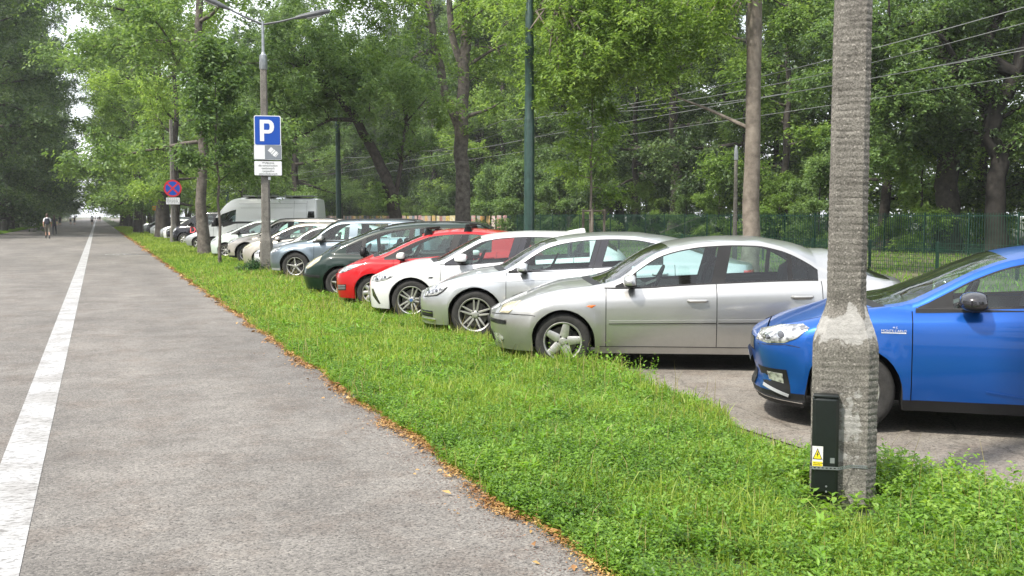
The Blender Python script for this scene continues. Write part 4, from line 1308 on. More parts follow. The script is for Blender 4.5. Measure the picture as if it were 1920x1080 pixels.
# ---- grey-blue SUV (seventh) -------------------------------------------------
suv = dict(paintm=P_greyb, W=0.94, R=0.365, Ra=0.42, wb=2.80, sill=0.24, rimR=0.235, rim='multi', nsp=5, rim_a=0.4, rim_mat=M_alloy, tyrew=.235, Lt=.36, tum=.34,
  zs=[(-.88, .74), (-.76, .83), (-.60, .885), (-.33, .935), (0, .975), (.3, 1.01), (.42, 1.06), (.69, 1.32), (.95, 1.47), (1.2, 1.53), (1.87, 1.55), (2.5, 1.55), (3.0, 1.53), (3.35, 1.45), (3.6, 1.2), (3.75, .95)],
  belt=[(-1, .99), (.3, .99), (.36, 1.0), (1.33, 1.05), (3, 1.11), (3.75, 1.1)],
  crown=[(-.9, 0), (-.5, .04), (0, .05), (1, .055), (2, .055), (3.2, .05), (3.75, .02)],
  crease=[(-.9, .66), (0, .82), (.5, .88), (3.75, .98)], ca=0.35, flare=0.034, fw=0.07,
  nose=[(.1, -.80), (.25, -.84), (.45, -.88), (.7, -.88), (.8, -.82), (.95, -.6)],
  tail=[(.1, 3.66), (.3, 3.75), (.6, 3.78), (.9, 3.75), (1.2, 3.62), (1.5, 3.45)],
  wins=[(.62, 1.40), (1.62, 2.42), (2.52, 3.15)], pillars=[(.42, .62)], doors=[.50, 1.51, 2.50], ws=(.40, 1.0), rw=(3.2, 3.6), shear=0.25, sB=1.5, rail=.075, lowblack=True, lowmat=M_archp)
C = Car(suv)
place(C, 'parked_car', (4.766, 26.69), -63, 'grey-blue off-roader with flared wheel arches, nose just right of the parking sign pole', 'car')
C.patch('headlight', [(-.78, .72), (-.72, .80), (-.55, .85), (-.40, .86), (-.50, .76), (-.66, .70)], M_lamp, off=.003, bulge=.010)
C.front('grille', [(-.40, .52), (.40, .52), (.36, .70), (-.36, .70)], M_black)
C.front('number_plate', [(-.26, .38), (.26, .38), (.26, .48), (-.26, .48)], M_plate, .02)
C.mirror(.68, 1.09, (.17, .22, .16), capmat=M_alloy)
C.handle(1.36, .93, mat=M_archp); C.handle(2.36, .96, mat=M_archp)
C.rails(.75, 3.3, M_black)

# ---- blue hatchback (first) -------------------------------------------------
fabia = dict(paintm=P_blue, W=0.885, R=0.317, Ra=0.365, wb=2.56, sill=0.185, rimR=0.203, rim='twin5', rim_a=0.0, tyrew=.205, Lt=.36, step=.05,
  zs=[(-.825, .70), (-.74, .745), (-.66, .79), (-.52, .83), (-.30, .885), (0, .94), (.22, .965), (.42, 1.0), (.62, 1.10), (.9, 1.25), (1.15, 1.345), (1.4, 1.39), (1.75, 1.41), (2.2, 1.39), (2.6, 1.33), (2.85, 1.24), (3.05, 1.08), (3.18, .93)],
  belt=[(-1, .95), (.3, .955), (.45, .945), (.8, .962), (1.2, .985), (2.2, 1.04), (3.18, 1.08)],
  crown=[(-.9, 0), (-.5, .045), (0, .055), (.6, .05), (1.4, .055), (2.4, .06), (3.0, .05), (3.18, .02)],
  crease=[(-.9, .66), (-.3, .79), (.15, .845), (1.2, .888), (2.5, .93), (3.18, .93)], ca=0.42, flare=0.016, fw=0.06,
  nose=[(.1, -.74), (.2, -.79), (.25, -.81), (.36, -.775), (.46, -.80), (.6, -.825), (.70, -.81), (.78, -.73), (.95, -.5)],
  tail=[(.1, 3.08), (.3, 3.18), (.6, 3.2), (.9, 3.18), (1.0, 3.12), (1.3, 3.0)],
  wins=[(.72, 1.55), (1.70, 2.35), (2.42, 2.75)], pillars=[(1.55, 1.70), (2.35, 2.42), (.47, .72)], doors=[.425, 1.60, 2.4], ws=(.26, 1.12), rw=(2.82, 3.1), shear=0.2, tum=0.40, lowblack=True, lowmat=M_black, bow=.22, wsf=.10)
C = Car(fabia)
C.root = None
root = place(C, 'parked_car', (5.39, 6.21), -51, 'bright blue hatchback with black mirrors, half behind the big concrete post', 'car')
C.patch('headlight', [(-.76, .66), (-.72, .745), (-.56, .80), (-.38, .825), (-.33, .80), (-.42, .72), (-.52, .67), (-.66, .65)], M_lamp, off=.003, bulge=.012); C.lens([(-.66, .70, .035), (-.55, .735, .042)])
C.ribbon('bumper_seam', [(-.74, .625), (-.66, .640), (-.50, .660), (-.40, .645)], .005, M_seam, .002)
C.patch('fog_lamp_surround', [(-.74, .44), (-.50, .455), (-.47, .33), (-.46, .24), (-.68, .30)], M_black, off=.004, bulge=.0)
C.patch('fog_lamp', [(-.66, .415), (-.53, .42), (-.52, .34), (-.64, .35)], M_lamp, off=.010, bulge=.004)
C.ribbon('air_curtain_strip', [(-.69, .30), (-.48, .245)], .028, M_archp, .012)
C.ribbon('chin_spoiler', [(-.78, .20), (-.70, .185), (-.36, .175)], .035, M_black, .018)
C.ribbon('chin_edge_strip', [(-.78, .222), (-.70, .207), (-.37, .197)], .008, M_chrome, .018)
C.front('grille', [(-.44, .56), (.44, .56), (.40, .67), (-.40, .67)], M_gloss, .004)
C.front('lower_grille', [(-.38, .26), (.38, .26), (.36, .40), (-.36, .40)], M_black)
C.front('number_plate', [(-.26, .44), (.26, .44), (.26, .54), (-.26, .54)], M_plate, .03)
C.mirror(.86, 1.04, (.19, .24, .145), capmat=M_gloss)
C.handle(1.45, .89); C.handle(2.25, .93)
C.ribbon('door_crease_edge', [(.95, .36), (1.3, .31), (1.55, .30)], .012, P_blue, .006)
def side_text(C, body, s, z, size, mat, name='badge_lettering', rot=0.0, proud=.006, parent=None, s2=None):
    """lettering standing on the near (left) flank, following its slope"""
    e = 0.05
    y0 = C.w(s, z); ys = (C.w(s + e, z) - y0) / e; yz = (C.w(s, z + e) - y0) / e
    ex = Vector((1, -ys, 0)).normalized(); ez = Vector((0, -yz, 1)).normalized(); ny = ex.cross(ez).normalized()
    M = Matrix(((ex.x, ez.x, ny.x, s), (ex.y, ez.y, ny.y, -(y0 + proud)), (ex.z, ez.z, ny.z, z), (0, 0, 0, 1)))
    return text_obj(name, body, size, mat, parent or C.root, M, extrude=.0015)
side_text(C, 'MONTE CARLO', .29, .80, .026, M_badge)
side_text(C, 'M C', .30, .825, .020, M_badge)
C.ribbon('badge_bar', [(.20, .785), (.38, .785)], .010, M_badge, .004, both=False)

# ---- more distant cars ---------------------------------------------------------
def variant(base, **k):
    d = dict(base); d.update(k); return d
def stretch(spec, kz=1.0, ks=1.0):
    d = dict(spec)
    for key in ('zs', 'belt', 'crease'):
        d[key] = [(s * (ks if s > 0.3 else 1), 0.3 + (z - 0.3) * kz) for s, z in d[key]]
    d['nose'] = [(0.3 + (z - 0.3) * kz, s) for z, s in d['nose']]; d['tail'] = [(0.3 + (z - 0.3) * kz, s * ks) for z, s in d['tail']]
    return d
C = Car(variant(passat, paintm=P_white, rim='multi', nsp=7, far=True)); place(C, 'parked_car', (4.75, 29.55), -63, 'white saloon whose nose shows left of the parking sign pole, beside the grey-blue off-roader', 'car')
C.root['label'] = 'white car hidden behind the parking sign pole, next to the grey-blue off-roader'
C.patch('headlight', [(-.74, .665), (-.62, .715), (-.42, .735), (-.46, .65), (-.54, .60), (-.72, .57)], M_lamp, bulge=.01); C.mirror(.665, .975); C.ribbon('lower_intake', [(-.80, .33), (-.60, .33)], .10, M_black, .004)
C = Car(variant(stretch(fiesta, 1.03), paintm=P_beige, far=True)); place(C, 'parked_car', (4.75, 32.4), -63, 'cream hatchback with only nose and windscreen showing between the grey off-roader and beige crossover', 'car')
C.patch('headlight', [(-.71, .66), (-.57, .76), (-.39, .81), (-.3, .77), (-.62, .645)], M_lampy, bulge=.01); C.mirror(.54, .97)
C = Car(variant(suv, paintm=P_beige, W=.925, lowmat=M_black, far=True, rail=.065, nsp=7, zs=[(s, z - .0) for s, z in suv['zs']], pillars=[(.42, .62), (1.40, 1.62)])); place(C, 'parked_car', (4.74, 35.9), -63, 'beige crossover with dark plastic arches and round fog lamp, left of the parking sign pole', 'car')
C.patch('headlight', [(-.78, .74), (-.60, .84), (-.30, .90), (-.50, .78), (-.66, .72)], M_lamp, bulge=.01); C.patch('fog_lamp', [(-.76, .50), (-.62, .52), (-.60, .42), (-.70, .38)], M_black, off=.004); C.mirror(.68, 1.09); C.rails(.75, 3.3, M_black)
C = Car(variant(stretch(fiesta, 1.08, 1.05), paintm=P_mint, far=True, nsp=7, rim='multi')); place(C, 'parked_car', (4.70, 41.7), -63, 'pale mint hatchback parked in front of the tall white van', 'car')
C.patch('headlight', [(-.71, .66), (-.57, .76), (-.39, .81), (-.3, .77), (-.62, .645)], M_lamp, bulge=.01); C.mirror(.54, 1.0, capmat=M_black)

# white high-roof van
vanspec = dict(paintm=paint('paint_bright_white', (.80, .81, .81), rough=.3, dirt=.05), W=1.0, R=0.345, Ra=0.40, wb=3.68, sill=0.22, rimR=0.21, rim='cap', nsp=6, Lt=.10, Ln=.6, far=True, tum=.07, step=.12,
  zs=[(-.95, .86), (-.82, .98), (-.6, 1.08), (-.32, 1.18), (-.18, 1.26), (.1, 1.62), (.45, 2.10), (.66, 2.30), (.95, 2.41), (1.3, 2.45), (2.1, 2.46), (4.72, 2.46), (4.86, 2.42), (4.90, 1.9), (4.92, 1.2)],
  belt=[(-1, 1.22), (-.1, 1.18), (.43, 1.22), (.8, 1.33), (1.06, 1.44), (2, 1.45), (4.9, 1.45)],
  crown=[(-1, 0), (-.5, .06), (0, .08), (1, .10), (3, .10), (4.9, .03)], crease=[(-1, .7), (4.9, .95)], ca=.06, flare=.012, fw=.05,
  nose=[(.1, -.9), (.5, -.97), (.8, -.95), (1.0, -.85), (1.3, -.6)], tail=[(.1, 4.88), (1, 4.93), (2.0, 4.93), (2.5, 4.90)],
  wins=[(.18, 1.06)], pillars=[(-.1, .18)], doors=[.02, 1.14, 2.45], ws=(-.16, .72), rw=(9, 9.1), shear=0, bow=.2, rail=lambda s: .05 + .42 * min(1, max(0, (s - .05) / .6)))
C = Car(vanspec)
place(C, 'parked_van', (4.945, 48.88), -63, 'tall white panel van with a black-framed cab window and rear side window', 'van', 'vans parked along the verge')
C.mirror(.16, 1.42, (.16, .26, .36), capmat=M_black); C.handle(1.0, 1.0, mat=M_black, l=.24)
C.patch('rear_side_window', [(4.46, 1.62), (4.50, 1.90), (4.78, 1.90), (4.80, 1.62), (4.76, 1.56), (4.5, 1.56)], M_glassd, off=.012, gh=True)
C.patch('rear_side_window_backing', [(4.47, 1.62), (4.50, 1.89), (4.77, 1.89), (4.79, 1.62)], M_dark, off=.004, gh=True)
for pts in ([(1.30, 2.05), (2.40, 2.05)], [(2.52, 2.05), (3.75, 2.05)], [(3.82, .5), (3.82, 2.38)], [(2.46, .4), (2.46, 2.2)], [(4.42, 1.0), (4.42, 2.38)], [(1.20, 2.24), (4.4, 2.26)]):
    C.ribbon('panel_seam', pts, .012, M_archp, .002)
MB().box((2.1, 0, 2.60), (1.5, 1.3, .05), bev=.01).box((3.9, 0, 2.60), (1.3, 1.3, .05), bev=.01).box((1.6, 0, 2.55), (.06, 1.4, .06)).box((3.7, 0, 2.55), (.06, 1.4, .06)).build('roof_panel', M_archp, C.root)
C.patch('headlight', [(-.80, .80), (-.66, 1.0), (-.5, 1.04), (-.52, .86), (-.7, .76)], M_lamp, bulge=.01)

C = Car(variant(mondeo, paintm=P_grey, far=True)); place(C, 'parked_car', (4.65, 53.0), -63, 'grey car with only its nose showing between the white van and the black lettered van', 'car')
# black van with lettering
bspec = dict(vanspec); bspec.update(paintm=P_blk, W=.97, wb=3.1, rim='cap', nsp=6, rim_mat=M_alloy,
  zs=[(-.9, .82), (-.78, .95), (-.55, 1.05), (-.2, 1.20), (.1, 1.38), (.4, 1.60), (.7, 1.78), (1.0, 1.85), (1.6, 1.88), (3.9, 1.86), (4.05, 1.75), (4.12, 1.4), (4.15, 1.0)],
  belt=[(-1, 1.05), (-.2, 1.06), (.43, 1.08), (1.06, 1.15), (4.2, 1.2)], nose=[(.1, -.85), (.5, -.92), (.8, -.9), (1.0, -.8), (1.3, -.6)], tail=[(.1, 4.08), (1, 4.16), (1.6, 4.12), (2.0, 4.05)],
  wins=[(.25, 1.10), (1.35, 2.2)], pillars=[(-.1, .25), (1.10, 1.35)], doors=[.1, 1.2, 2.4], ws=(-.1, .7), tum=.22, rail=.08, crown=[(-1, 0), (0, .06), (2, .06), (4.15, .02)], dark_glass_from=1.3)
C = Car(bspec); place(C, 'parked_van', (4.604, 61.5), -63, 'black van with large pink-red lettering on its door', 'van', 'vans parked along the verge')
C.mirror(.40, 1.22, (.16, .22, .2), capmat=M_black)
M_pink = princ('pink_lettering', (0.62, 0.06, 0.07), .5)
side_text(C, 'Disc', .80, .86, .50, M_pink, 'lettering')
C.patch('headlight', [(-.76, .80), (-.62, .96), (-.45, 1.0), (-.5, .86), (-.66, .76)], M_lamp, bulge=.01)

# a row of far cars, shapes shared
cm = None
far_specs = [(variant(fiesta, paintm=P_white, far=True, step=.15), 'hatch'), (variant(bmw, paintm=P_silver2, far=True, step=.15), 'est'), (variant(suv, paintm=P_blk, far=True, step=.15), 'suv')]
far_pos = [(0, 66.0, 'white hatchback first beyond the black lettered van'), (2, 69.5, 'black off-roader behind the post of the round no-stopping sign'), (0, 73.5, 'white hatchback between the two thick dark trunks, near the sign post'), (1, 77.5, 'silver hatchback just right of the thickest dark trunk'), (0, 83.0, 'white hatchback just left of the thickest dark trunk'), (1, 87.5, 'silver hatchback second left of the thickest dark trunk'), (0, 92.5, 'white hatchback behind the far wooden tree guard'), (2, 98.0, 'black off-roader beyond the far wooden tree guard'), (0, 105.0, 'white hatchback far down the row beyond the tree guard'), (1, 112.0, 'farthest silver hatchback at the end of the row')]
protos = {}
for k, Y, lab in far_pos:
    if k not in protos:
        C = Car(far_specs[k][0]); o = place(C, 'parked_car', (4.7, Y), -63, lab, 'car'); protos[k] = o
        C.patch('headlight', [(-.71, .66), (-.57, .76), (-.39, .81), (-.3, .77), (-.62, .645)], M_lamp, bulge=.01)
        protos[k] = o; cm = child_map()
    else:
        src = protos[k]; o = copy_tree(src, cm); o.location.y += Y - [p[1] for p in far_pos if p[0] == k][0]; o['label'] = lab
# ------------------------------------------------------------------ trees
M_bark = princ('bark_grey_brown', (0.085, 0.070, 0.058), .95, var=.45, vscale=5, col2=(0.16, 0.14, 0.12), bump=1.0, bscale=16)
M_barkd = princ('bark_dark', (0.035, 0.029, 0.025), .95, var=.4, vscale=5, col2=(0.07, 0.06, 0.05), bump=1.0, bscale=14)
M_barkl = princ('bark_pale', (0.15, 0.125, 0.10), .95, var=.35, vscale=4, col2=(0.22, 0.19, 0.155), bump=.9, bscale=22)
M_leafA = leaf_mat('leaves_mid_green', (.045, .088, .030), (.110, .190, .062), (.225, .325, .12), trans=.5, per=.7)
M_leafB = leaf_mat('leaves_yellow_green', (.068, .125, .028), (.165, .27, .060), (.30, .41, .12), trans=.55, per=.7)
M_leafC = leaf_mat('leaves_deep_green', (.026, .052, .024), (.064, .112, .044), (.135, .20, .078), trans=.46, per=.7)

def twig_leaves(cent, rad, per, ln, seed, droop=.35, flat=.65, wide=.5):
    """cent (n,3) clump centres, rad (n,), per leaves per clump, set along twigs that radiate from the centre"""
    r = np.random.default_rng(seed); n = len(cent); T = 9
    i = np.repeat(np.arange(n), per); m = len(i)
    tw = r.integers(0, T, m)
    ta = r.uniform(0, 2 * np.pi, (n, T)); te = r.normal(.12, .75, (n, T))
    a, e = ta[i, tw], te[i, tw]
    u = r.uniform(0, 1, m) ** .7
    L_ = rad[i] * r.uniform(.7, 1.15, (n, T))[i, tw]
    d = np.stack([np.cos(a) * np.cos(e), np.sin(a) * np.cos(e), np.sin(e)], 1)
    p = cent[i] + d * (u * L_)[:, None]
    p[:, 2] -= droop * u ** 2 * L_
    p += r.normal(0, .09, (m, 3)) * rad[i][:, None]
    sa = a + r.choice([-1, 1], m) * r.uniform(.3, 1.3, m)
    el = r.normal(-.35, .35, m)
    ax = np.stack([np.cos(sa) * np.cos(el), np.sin(sa) * np.cos(el), np.sin(el)], 1)
    up = r.normal(0, flat, (m, 3)) + [0, 0, 1]; up /= np.linalg.norm(up, axis=1, keepdims=True)
    l = ln * r.uniform(.6, 1.3, m)
    return leaves(p, ax, up, l, l * wide)

def limb(mb, p0, d, L_, r0, rnd, segs=6, up=.25, wob=.18, taper=.25, n=6):
    pts = [Vector(p0)]; dd = Vector(d).normalized(); rads = [r0]
    for i in range(segs):
        dd = (dd + Vector((rnd.gauss(0, wob), rnd.gauss(0, wob), rnd.gauss(0, wob * .6) + up / segs))).normalized()
        pts.append(pts[-1] + dd * L_ / segs); rads.append(r0 * (1 - (1 - taper) * (i + 1) / segs))
    mb.tube(pts, rads, n); return pts, rads

def tree_shape(seed, H, base, R, trunk_r, n_limb=12, nleaf=30000, ln=.22, shape='round', clump=1.0, lean=(0, 0), per_pt=2, low=0.0, wide=.52, flat=.65, droop=.35, fork=None, trunk_pts=None, segs=10):
    """returns trunk MB and crown (V, F)"""
    rnd = random.Random(seed); r = np.random.default_rng(seed)
    mb = MB()
    if trunk_pts is None:
        pts = [Vector((0, 0, -.15))]; 
        for i in range(1, segs + 1):
            t = i / segs; pts.append(Vector((lean[0] * t * H + rnd.gauss(0, .012) * H * .35, lean[1] * t * H + rnd.gauss(0, .012) * H * .35, H * .92 * t)))
        rads = [trunk_r * (1.35 if i == 0 else (1 - .85 * (i / segs) ** 1.1)) for i in range(segs + 1)]
    else:
        pts = [Vector(p[:3]) for p in trunk_pts]; rads = [p[3] for p in trunk_pts]
    # root flare
    mb.tube([pts[0]] + [pts[0].lerp(pts[1], q) for q in (.1, .25)] + pts[1:], [rads[0] * 1.25, rads[0] * 1.02, rads[0] * .9] + rads[1:], 12)
    cents, rds = [], []
    zs = [p.z for p in pts]
    def at(z):
        for i in range(len(pts) - 1):
            if pts[i].z <= z <= pts[i + 1].z:
                t = (z - pts[i].z) / max(1e-6, pts[i + 1].z - pts[i].z); return pts[i].lerp(pts[i + 1], t), rads[i] + (rads[i + 1] - rads[i]) * t
        return pts[-1], rads[-1]
    for k in range(n_limb):
        t = (k + .5) / n_limb
        z = base + (H * .9 - base) * t
        p, rr = at(z)
        env = {'round': math.sin(math.pi * min(1, .22 + .72 * t)) ** .7, 'column': .9 - .4 * t, 'cone': 1.05 - .85 * t, 'wide': math.sin(math.pi * (.35 + .6 * t)) ** .5}[shape]
        Lh = R * env * rnd.uniform(.75, 1.1); a = k * 2.4 + rnd.uniform(-.4, .4)
        el = .15 + .75 * t
        d = (math.cos(a) * math.cos(el), math.sin(a) * math.cos(el), math.sin(el) - low * (1 - t))
        lp, lr = limb(mb, p, d, Lh, min(rr * .55, trunk_r * .42), rnd, 6, up=.2)
        for j in range(2, 7):
            q = lp[j]
            for s_ in range(per_pt):
                a2 = a + rnd.choice((-1, 1)) * rnd.uniform(.5, 1.4); l2 = Lh * rnd.uniform(.18, .42) * (1.1 - .08 * j)
                sp, _ = limb(mb, q, (math.cos(a2), math.sin(a2), rnd.uniform(-.25, .5)), l2, lr[j] * .45, rnd, 3, up=.1, n=4)
                for w_ in (sp[-1], sp[-2]):
                    cents.append(w_); rds.append(clump * rnd.uniform(.55, 1.15))
            cents.append(q); rds.append(clump * rnd.uniform(.5, .9))
    top = at(H * .9)[0]
    for k in range(5): cents.append(top + Vector((rnd.gauss(0, .8), rnd.gauss(0, .8), rnd.uniform(-.5, 1)))); rds.append(clump)
    cents = np.array([tuple(c) for c in cents]); rds = np.array(rds)
    keep = cents[:, 2] > base * .55
    cents, rds = cents[keep], rds[keep]
    per = max(4, nleaf // len(cents))
    V, F = twig_leaves(cents, rds, per, ln, seed, droop, flat, wide)
    return mb, V, F

def make_tree(name, label, loc, shape, bark, leaf, rz=0, group=None, sc=1.0, cat='tree'):
    mb, V, F = shape
    root = empty(name, loc, rz); root.scale = (sc, sc, sc)
    tag(root, label, cat, group)
    mb.build('trunk', bark, root, sharp=80)
    big_mesh('crown', V, F, leaf, root)
    return root
def copy_tree2(src, loc, rz, sc, label, leaf=None, group=None):
    r = src.copy(); COL.objects.link(r); r.location = loc; r.rotation_euler = (0, 0, rz); r.scale = (sc * rng.uniform(.92, 1.08), sc * rng.uniform(.92, 1.08), sc)
    r['label'] = label
    if group: r['group'] = group
    elif 'group' in r: del r['group']
    for ch in TREEK[src.name]:
        c = ch.copy(); COL.objects.link(c); c.parent = r
    return r
TREEK = {}
def reg(o):
    TREEK[o.name] = kids(o); return o

# --- woodland kinds (far side of the fence)
LW = 'leafy woodland tree behind the green railing fence'
GW = 'woodland trees behind the green railing fence'
kinds = []
specs = [(101, 22, 2.5, 5.6, .34, 15, 34000, .24, 'round', 1.25, M_leafA), (102, 24, 3.0, 6.2, .40, 15, 36000, .24, 'wide', 1.35, M_leafC), (103, 20, 1.8, 5.0, .28, 14, 32000, .22, 'column', 1.15, M_leafB), (104, 23, 2.2, 5.8, .36, 16, 36000, .24, 'round', 1.25, M_leafA), (105, 21, 3.2, 5.4, .30, 14, 32000, .23, 'wide', 1.2, M_leafC)]
for (sd, H, b, R, tr, nl, nf, ln, shp, cl, lm) in specs:
    kinds.append((tree_shape(sd, H, b, R, tr, nl, nf, ln, shp, cl, low=.35), lm))
LU = 'low leafy bush growing along the back of the green railing fence'
GU = 'bushes along the back of the green railing fence'
bush = tree_shape(111, 6.0, .5, 3.0, .10, 12, 20000, .20, 'wide', .85, low=.5)
bush2 = tree_shape(112, 7.5, .6, 3.2, .12, 12, 20000, .20, 'round', .9, low=.5)
spots = []
r_ = random.Random(4)
for (X, y0, y1, dy) in ((38.5, 6, 250, 6.3), (45, 0, 270, 6.8), (53, 5, 300, 8.0)):
    y = y0
    while y < y1:
        q_ = (X + r_.uniform(-1.8, 1.8), y + r_.uniform(-1.6, 1.6))
        if X < 42 and q_[1] > 76: q_ = (q_[0] + 3.5, q_[1])
        if not (X < 42 and 27 < q_[1] < 39): spots.append(q_)
        y += dy * r_.uniform(.85, 1.2)
firsts = {}
for i, (X, Y) in enumerate(spots):
    k = r_.randrange(len(kinds)); sc = r_.uniform(.82, 1.15) * (1.3 if Y > 75 else 1)
    if k not in firsts:
        sh, lm = kinds[k]
        firsts[k] = reg(make_tree('woodland_tree', LW, (X, Y, 0), sh, M_barkd, lm, r_.uniform(0, 6.28), GW, sc))
    else: copy_tree2(firsts[k], (X, Y, 0), r_.uniform(0, 6.28), sc, LW, group=GW)
b1 = reg(make_tree('woodland_bush', LU, (37.0, 20, 0), bush, M_barkd, M_leafA, 0, GU, 1, 'bush'))
b2 = reg(make_tree('woodland_bush', LU, (37.4, 26.5, 0), bush2, M_barkd, M_leafB, 0, GU, .95, 'bush'))
y = 14.0
while y < 190:
    if not 29 < y < 37: copy_tree2(r_.choice((b1, b2)), (36.6 + r_.uniform(-.6, 2.2), y, 0), r_.uniform(0, 6.28), r_.uniform(.45, 1.05), LU, group=GU)
    y += r_.uniform(3.4, 7.5) * (1 if y > 40 else 1.25)
# far mass of the wood
r = np.random.default_rng(121)
n = 5200; Yc = r.uniform(-20, 420, n); Xc = 60 + r.uniform(0, 10, n); Zc = 36 * r.uniform(0.01, 1, n) ** 1.25
V, F = twig_leaves(np.stack([Xc, Yc, Zc], 1), r.uniform(1.6, 3.2, n), 62, .6, 122)
tag(big_mesh('distant_wood', V, F, M_leafC), kind='stuff')

# --- avenue, right row: bigger trees between the road and the parked cars
ave_sh = [tree_shape(131, 24, 3.6, 6.4, .235, 22, 56000, .19, 'round', 1.15, low=.3, flat=.6), tree_shape(132, 23, 3.0, 6.2, .42, 20, 46000, .20, 'wide', 1.15, low=.35, flat=.6), tree_shape(133, 22, 2.8, 5.6, .34, 18, 42000, .22, 'round', 1.2, low=.4)]
A1 = reg(make_tree('avenue_tree', 'tall avenue tree with straight brown trunk just left of the parking sign pole', (4.2, 44.6, 0), ave_sh[0], M_bark, M_leafA, .6))
A2 = reg(make_tree('avenue_tree', 'tall avenue tree with the thickest dark trunk, left of the round no-stopping sign', (4.55, 80, 0), ave_sh[1], M_barkd, M_leafA, 1.9, sc=1.18))
A3 = reg(make_tree('avenue_tree', 'avenue tree with slim dark trunk directly beside the no-stopping sign post', (4.75, 68.5, 0), ave_sh[2], M_barkd, M_leafB, .2, sc=.78))
A4 = copy_tree2(A3, (3.6, 104, 0), 2.2, 1.05, 'avenue tree with dark trunk beside the far wooden tree guard')
LA = 'distant avenue tree on the verge far down the right side of the road'
y = 116
while y < 340:
    copy_tree2((A1, A2, A3)[r_.randrange(3)], (4.2 + (4.5 if y > 190 else 0) + r_.uniform(-.5, .5), y, 0), r_.uniform(0, 6.28), r_.uniform(1.0, 1.25), LA, group='distant avenue trees on the right verge'); y += r_.uniform(11, 15)
# second line behind the parked cars, far off
LB = 'distant tree behind the far end of the row of parked cars'
y = 100
while y < 330:
    copy_tree2((A1, A2, A3)[r_.randrange(3)], (14 + r_.uniform(-3, 5), y, 0), r_.uniform(0, 6.28), r_.uniform(.75, .98), LB, group='distant trees behind the row of cars'); y += r_.uniform(11, 17)
# left row
LL = 'dense dark avenue tree in the row along the left side of the road'
GL = 'avenue trees along the left side of the road'
left_sh = [tree_shape(141, 27, 2.2, 6.6, .42, 24, 50000, .24, 'round', 1.35, low=.5), tree_shape(142, 25, 2.6, 6.2, .38, 22, 46000, .24, 'wide', 1.3, low=.5)]
L1 = reg(make_tree('avenue_tree', 'dark avenue tree at the far left edge, nearest of the left row', (-9.6, 104, 0), left_sh[0], M_barkd, M_leafC, .3, sc=1.2))
L2 = reg(make_tree('avenue_tree', LL, (-10.2, 115, 0), left_sh[1], M_barkd, M_leafC, 1.3, GL, sc=1.25))
copy_tree2(L2, (-9.6, 92, 0), 2.4, 1.3, 'tall dark tree whose trunk stands just outside the left picture edge')
y = 126
while y < 430:
    copy_tree2(L1 if r_.random() < .5 else L2, (-10 - (3.5 if y > 190 else 0) + r_.uniform(-.6, .6), y, 0), r_.uniform(0, 6.28), r_.uniform(1.15, 1.35), LL, group=GL); y += r_.uniform(10, 13)
y = 120
while y < 330:
    copy_tree2(L1 if r_.random() < .5 else L2, (-19 + r_.uniform(-2, 2), y, 0), r_.uniform(0, 6.28), r_.uniform(.85, 1.05), 'dark tree in the second rank behind the left avenue row', group='second rank of trees on the left'); y += r_.uniform(12, 16)

# trees beyond the picture's left side and behind the viewer: the cars' flanks mirror them
y = -12
while y < 86:
    copy_tree2(L1 if r_.random() < .5 else L2, (-34 + r_.uniform(-3, 3), y, 0), r_.uniform(0, 6.28), r_.uniform(.85, 1.0), 'park tree outside the left side of the picture', group='park trees outside the picture'); y += r_.uniform(7, 10)
for X, ya in ((-11, -34), (5.5, -34), (14, -40)):
    y = ya
    while y > -110:
        copy_tree2(L1 if r_.random() < .5 else L2, (X + r_.uniform(-1, 1), y, 0), r_.uniform(0, 6.28), r_.uniform(.85, 1.0), 'park tree behind the viewer, outside the picture', group='park trees outside the picture'); y -= r_.uniform(9, 12)
for X, ya in ((-24, -30),):
    for y in range(-30, -8, 9): copy_tree2(L2, (X, y, 0), y, .9, 'park tree behind the viewer, outside the picture', group='park trees outside the picture')
# extra trees filling the wood behind the staked sapling and the forked tree
for (X, Y, k_) in ((44, 96, 0), (42, 112, 0), (31, 138, 0), (26, 150, 0), (29, 170, 0), (27, 190, 2), (23, 128, 0), (21, 160, 0), (44, 84, 0)):
    copy_tree2((A1, A2, A3)[k_], (X, Y, 0), r_.uniform(0, 6.28), r_.uniform(1.1, 1.35), 'broad tall tree in the background by the row of paintings', group='broad trees by the row of paintings')
# --- slim young tree in the verge
yt = tree_shape(151, 7.8, 2.7, 1.9, .055, 15, 11000, .15, 'column', .52, low=-.45, per_pt=2, flat=.7)
make_tree('young_tree', 'slim young tree with narrow loose crown in the verge left of the P sign', (3.78, 35.3, 0), yt, M_bark, M_leafA, .4)

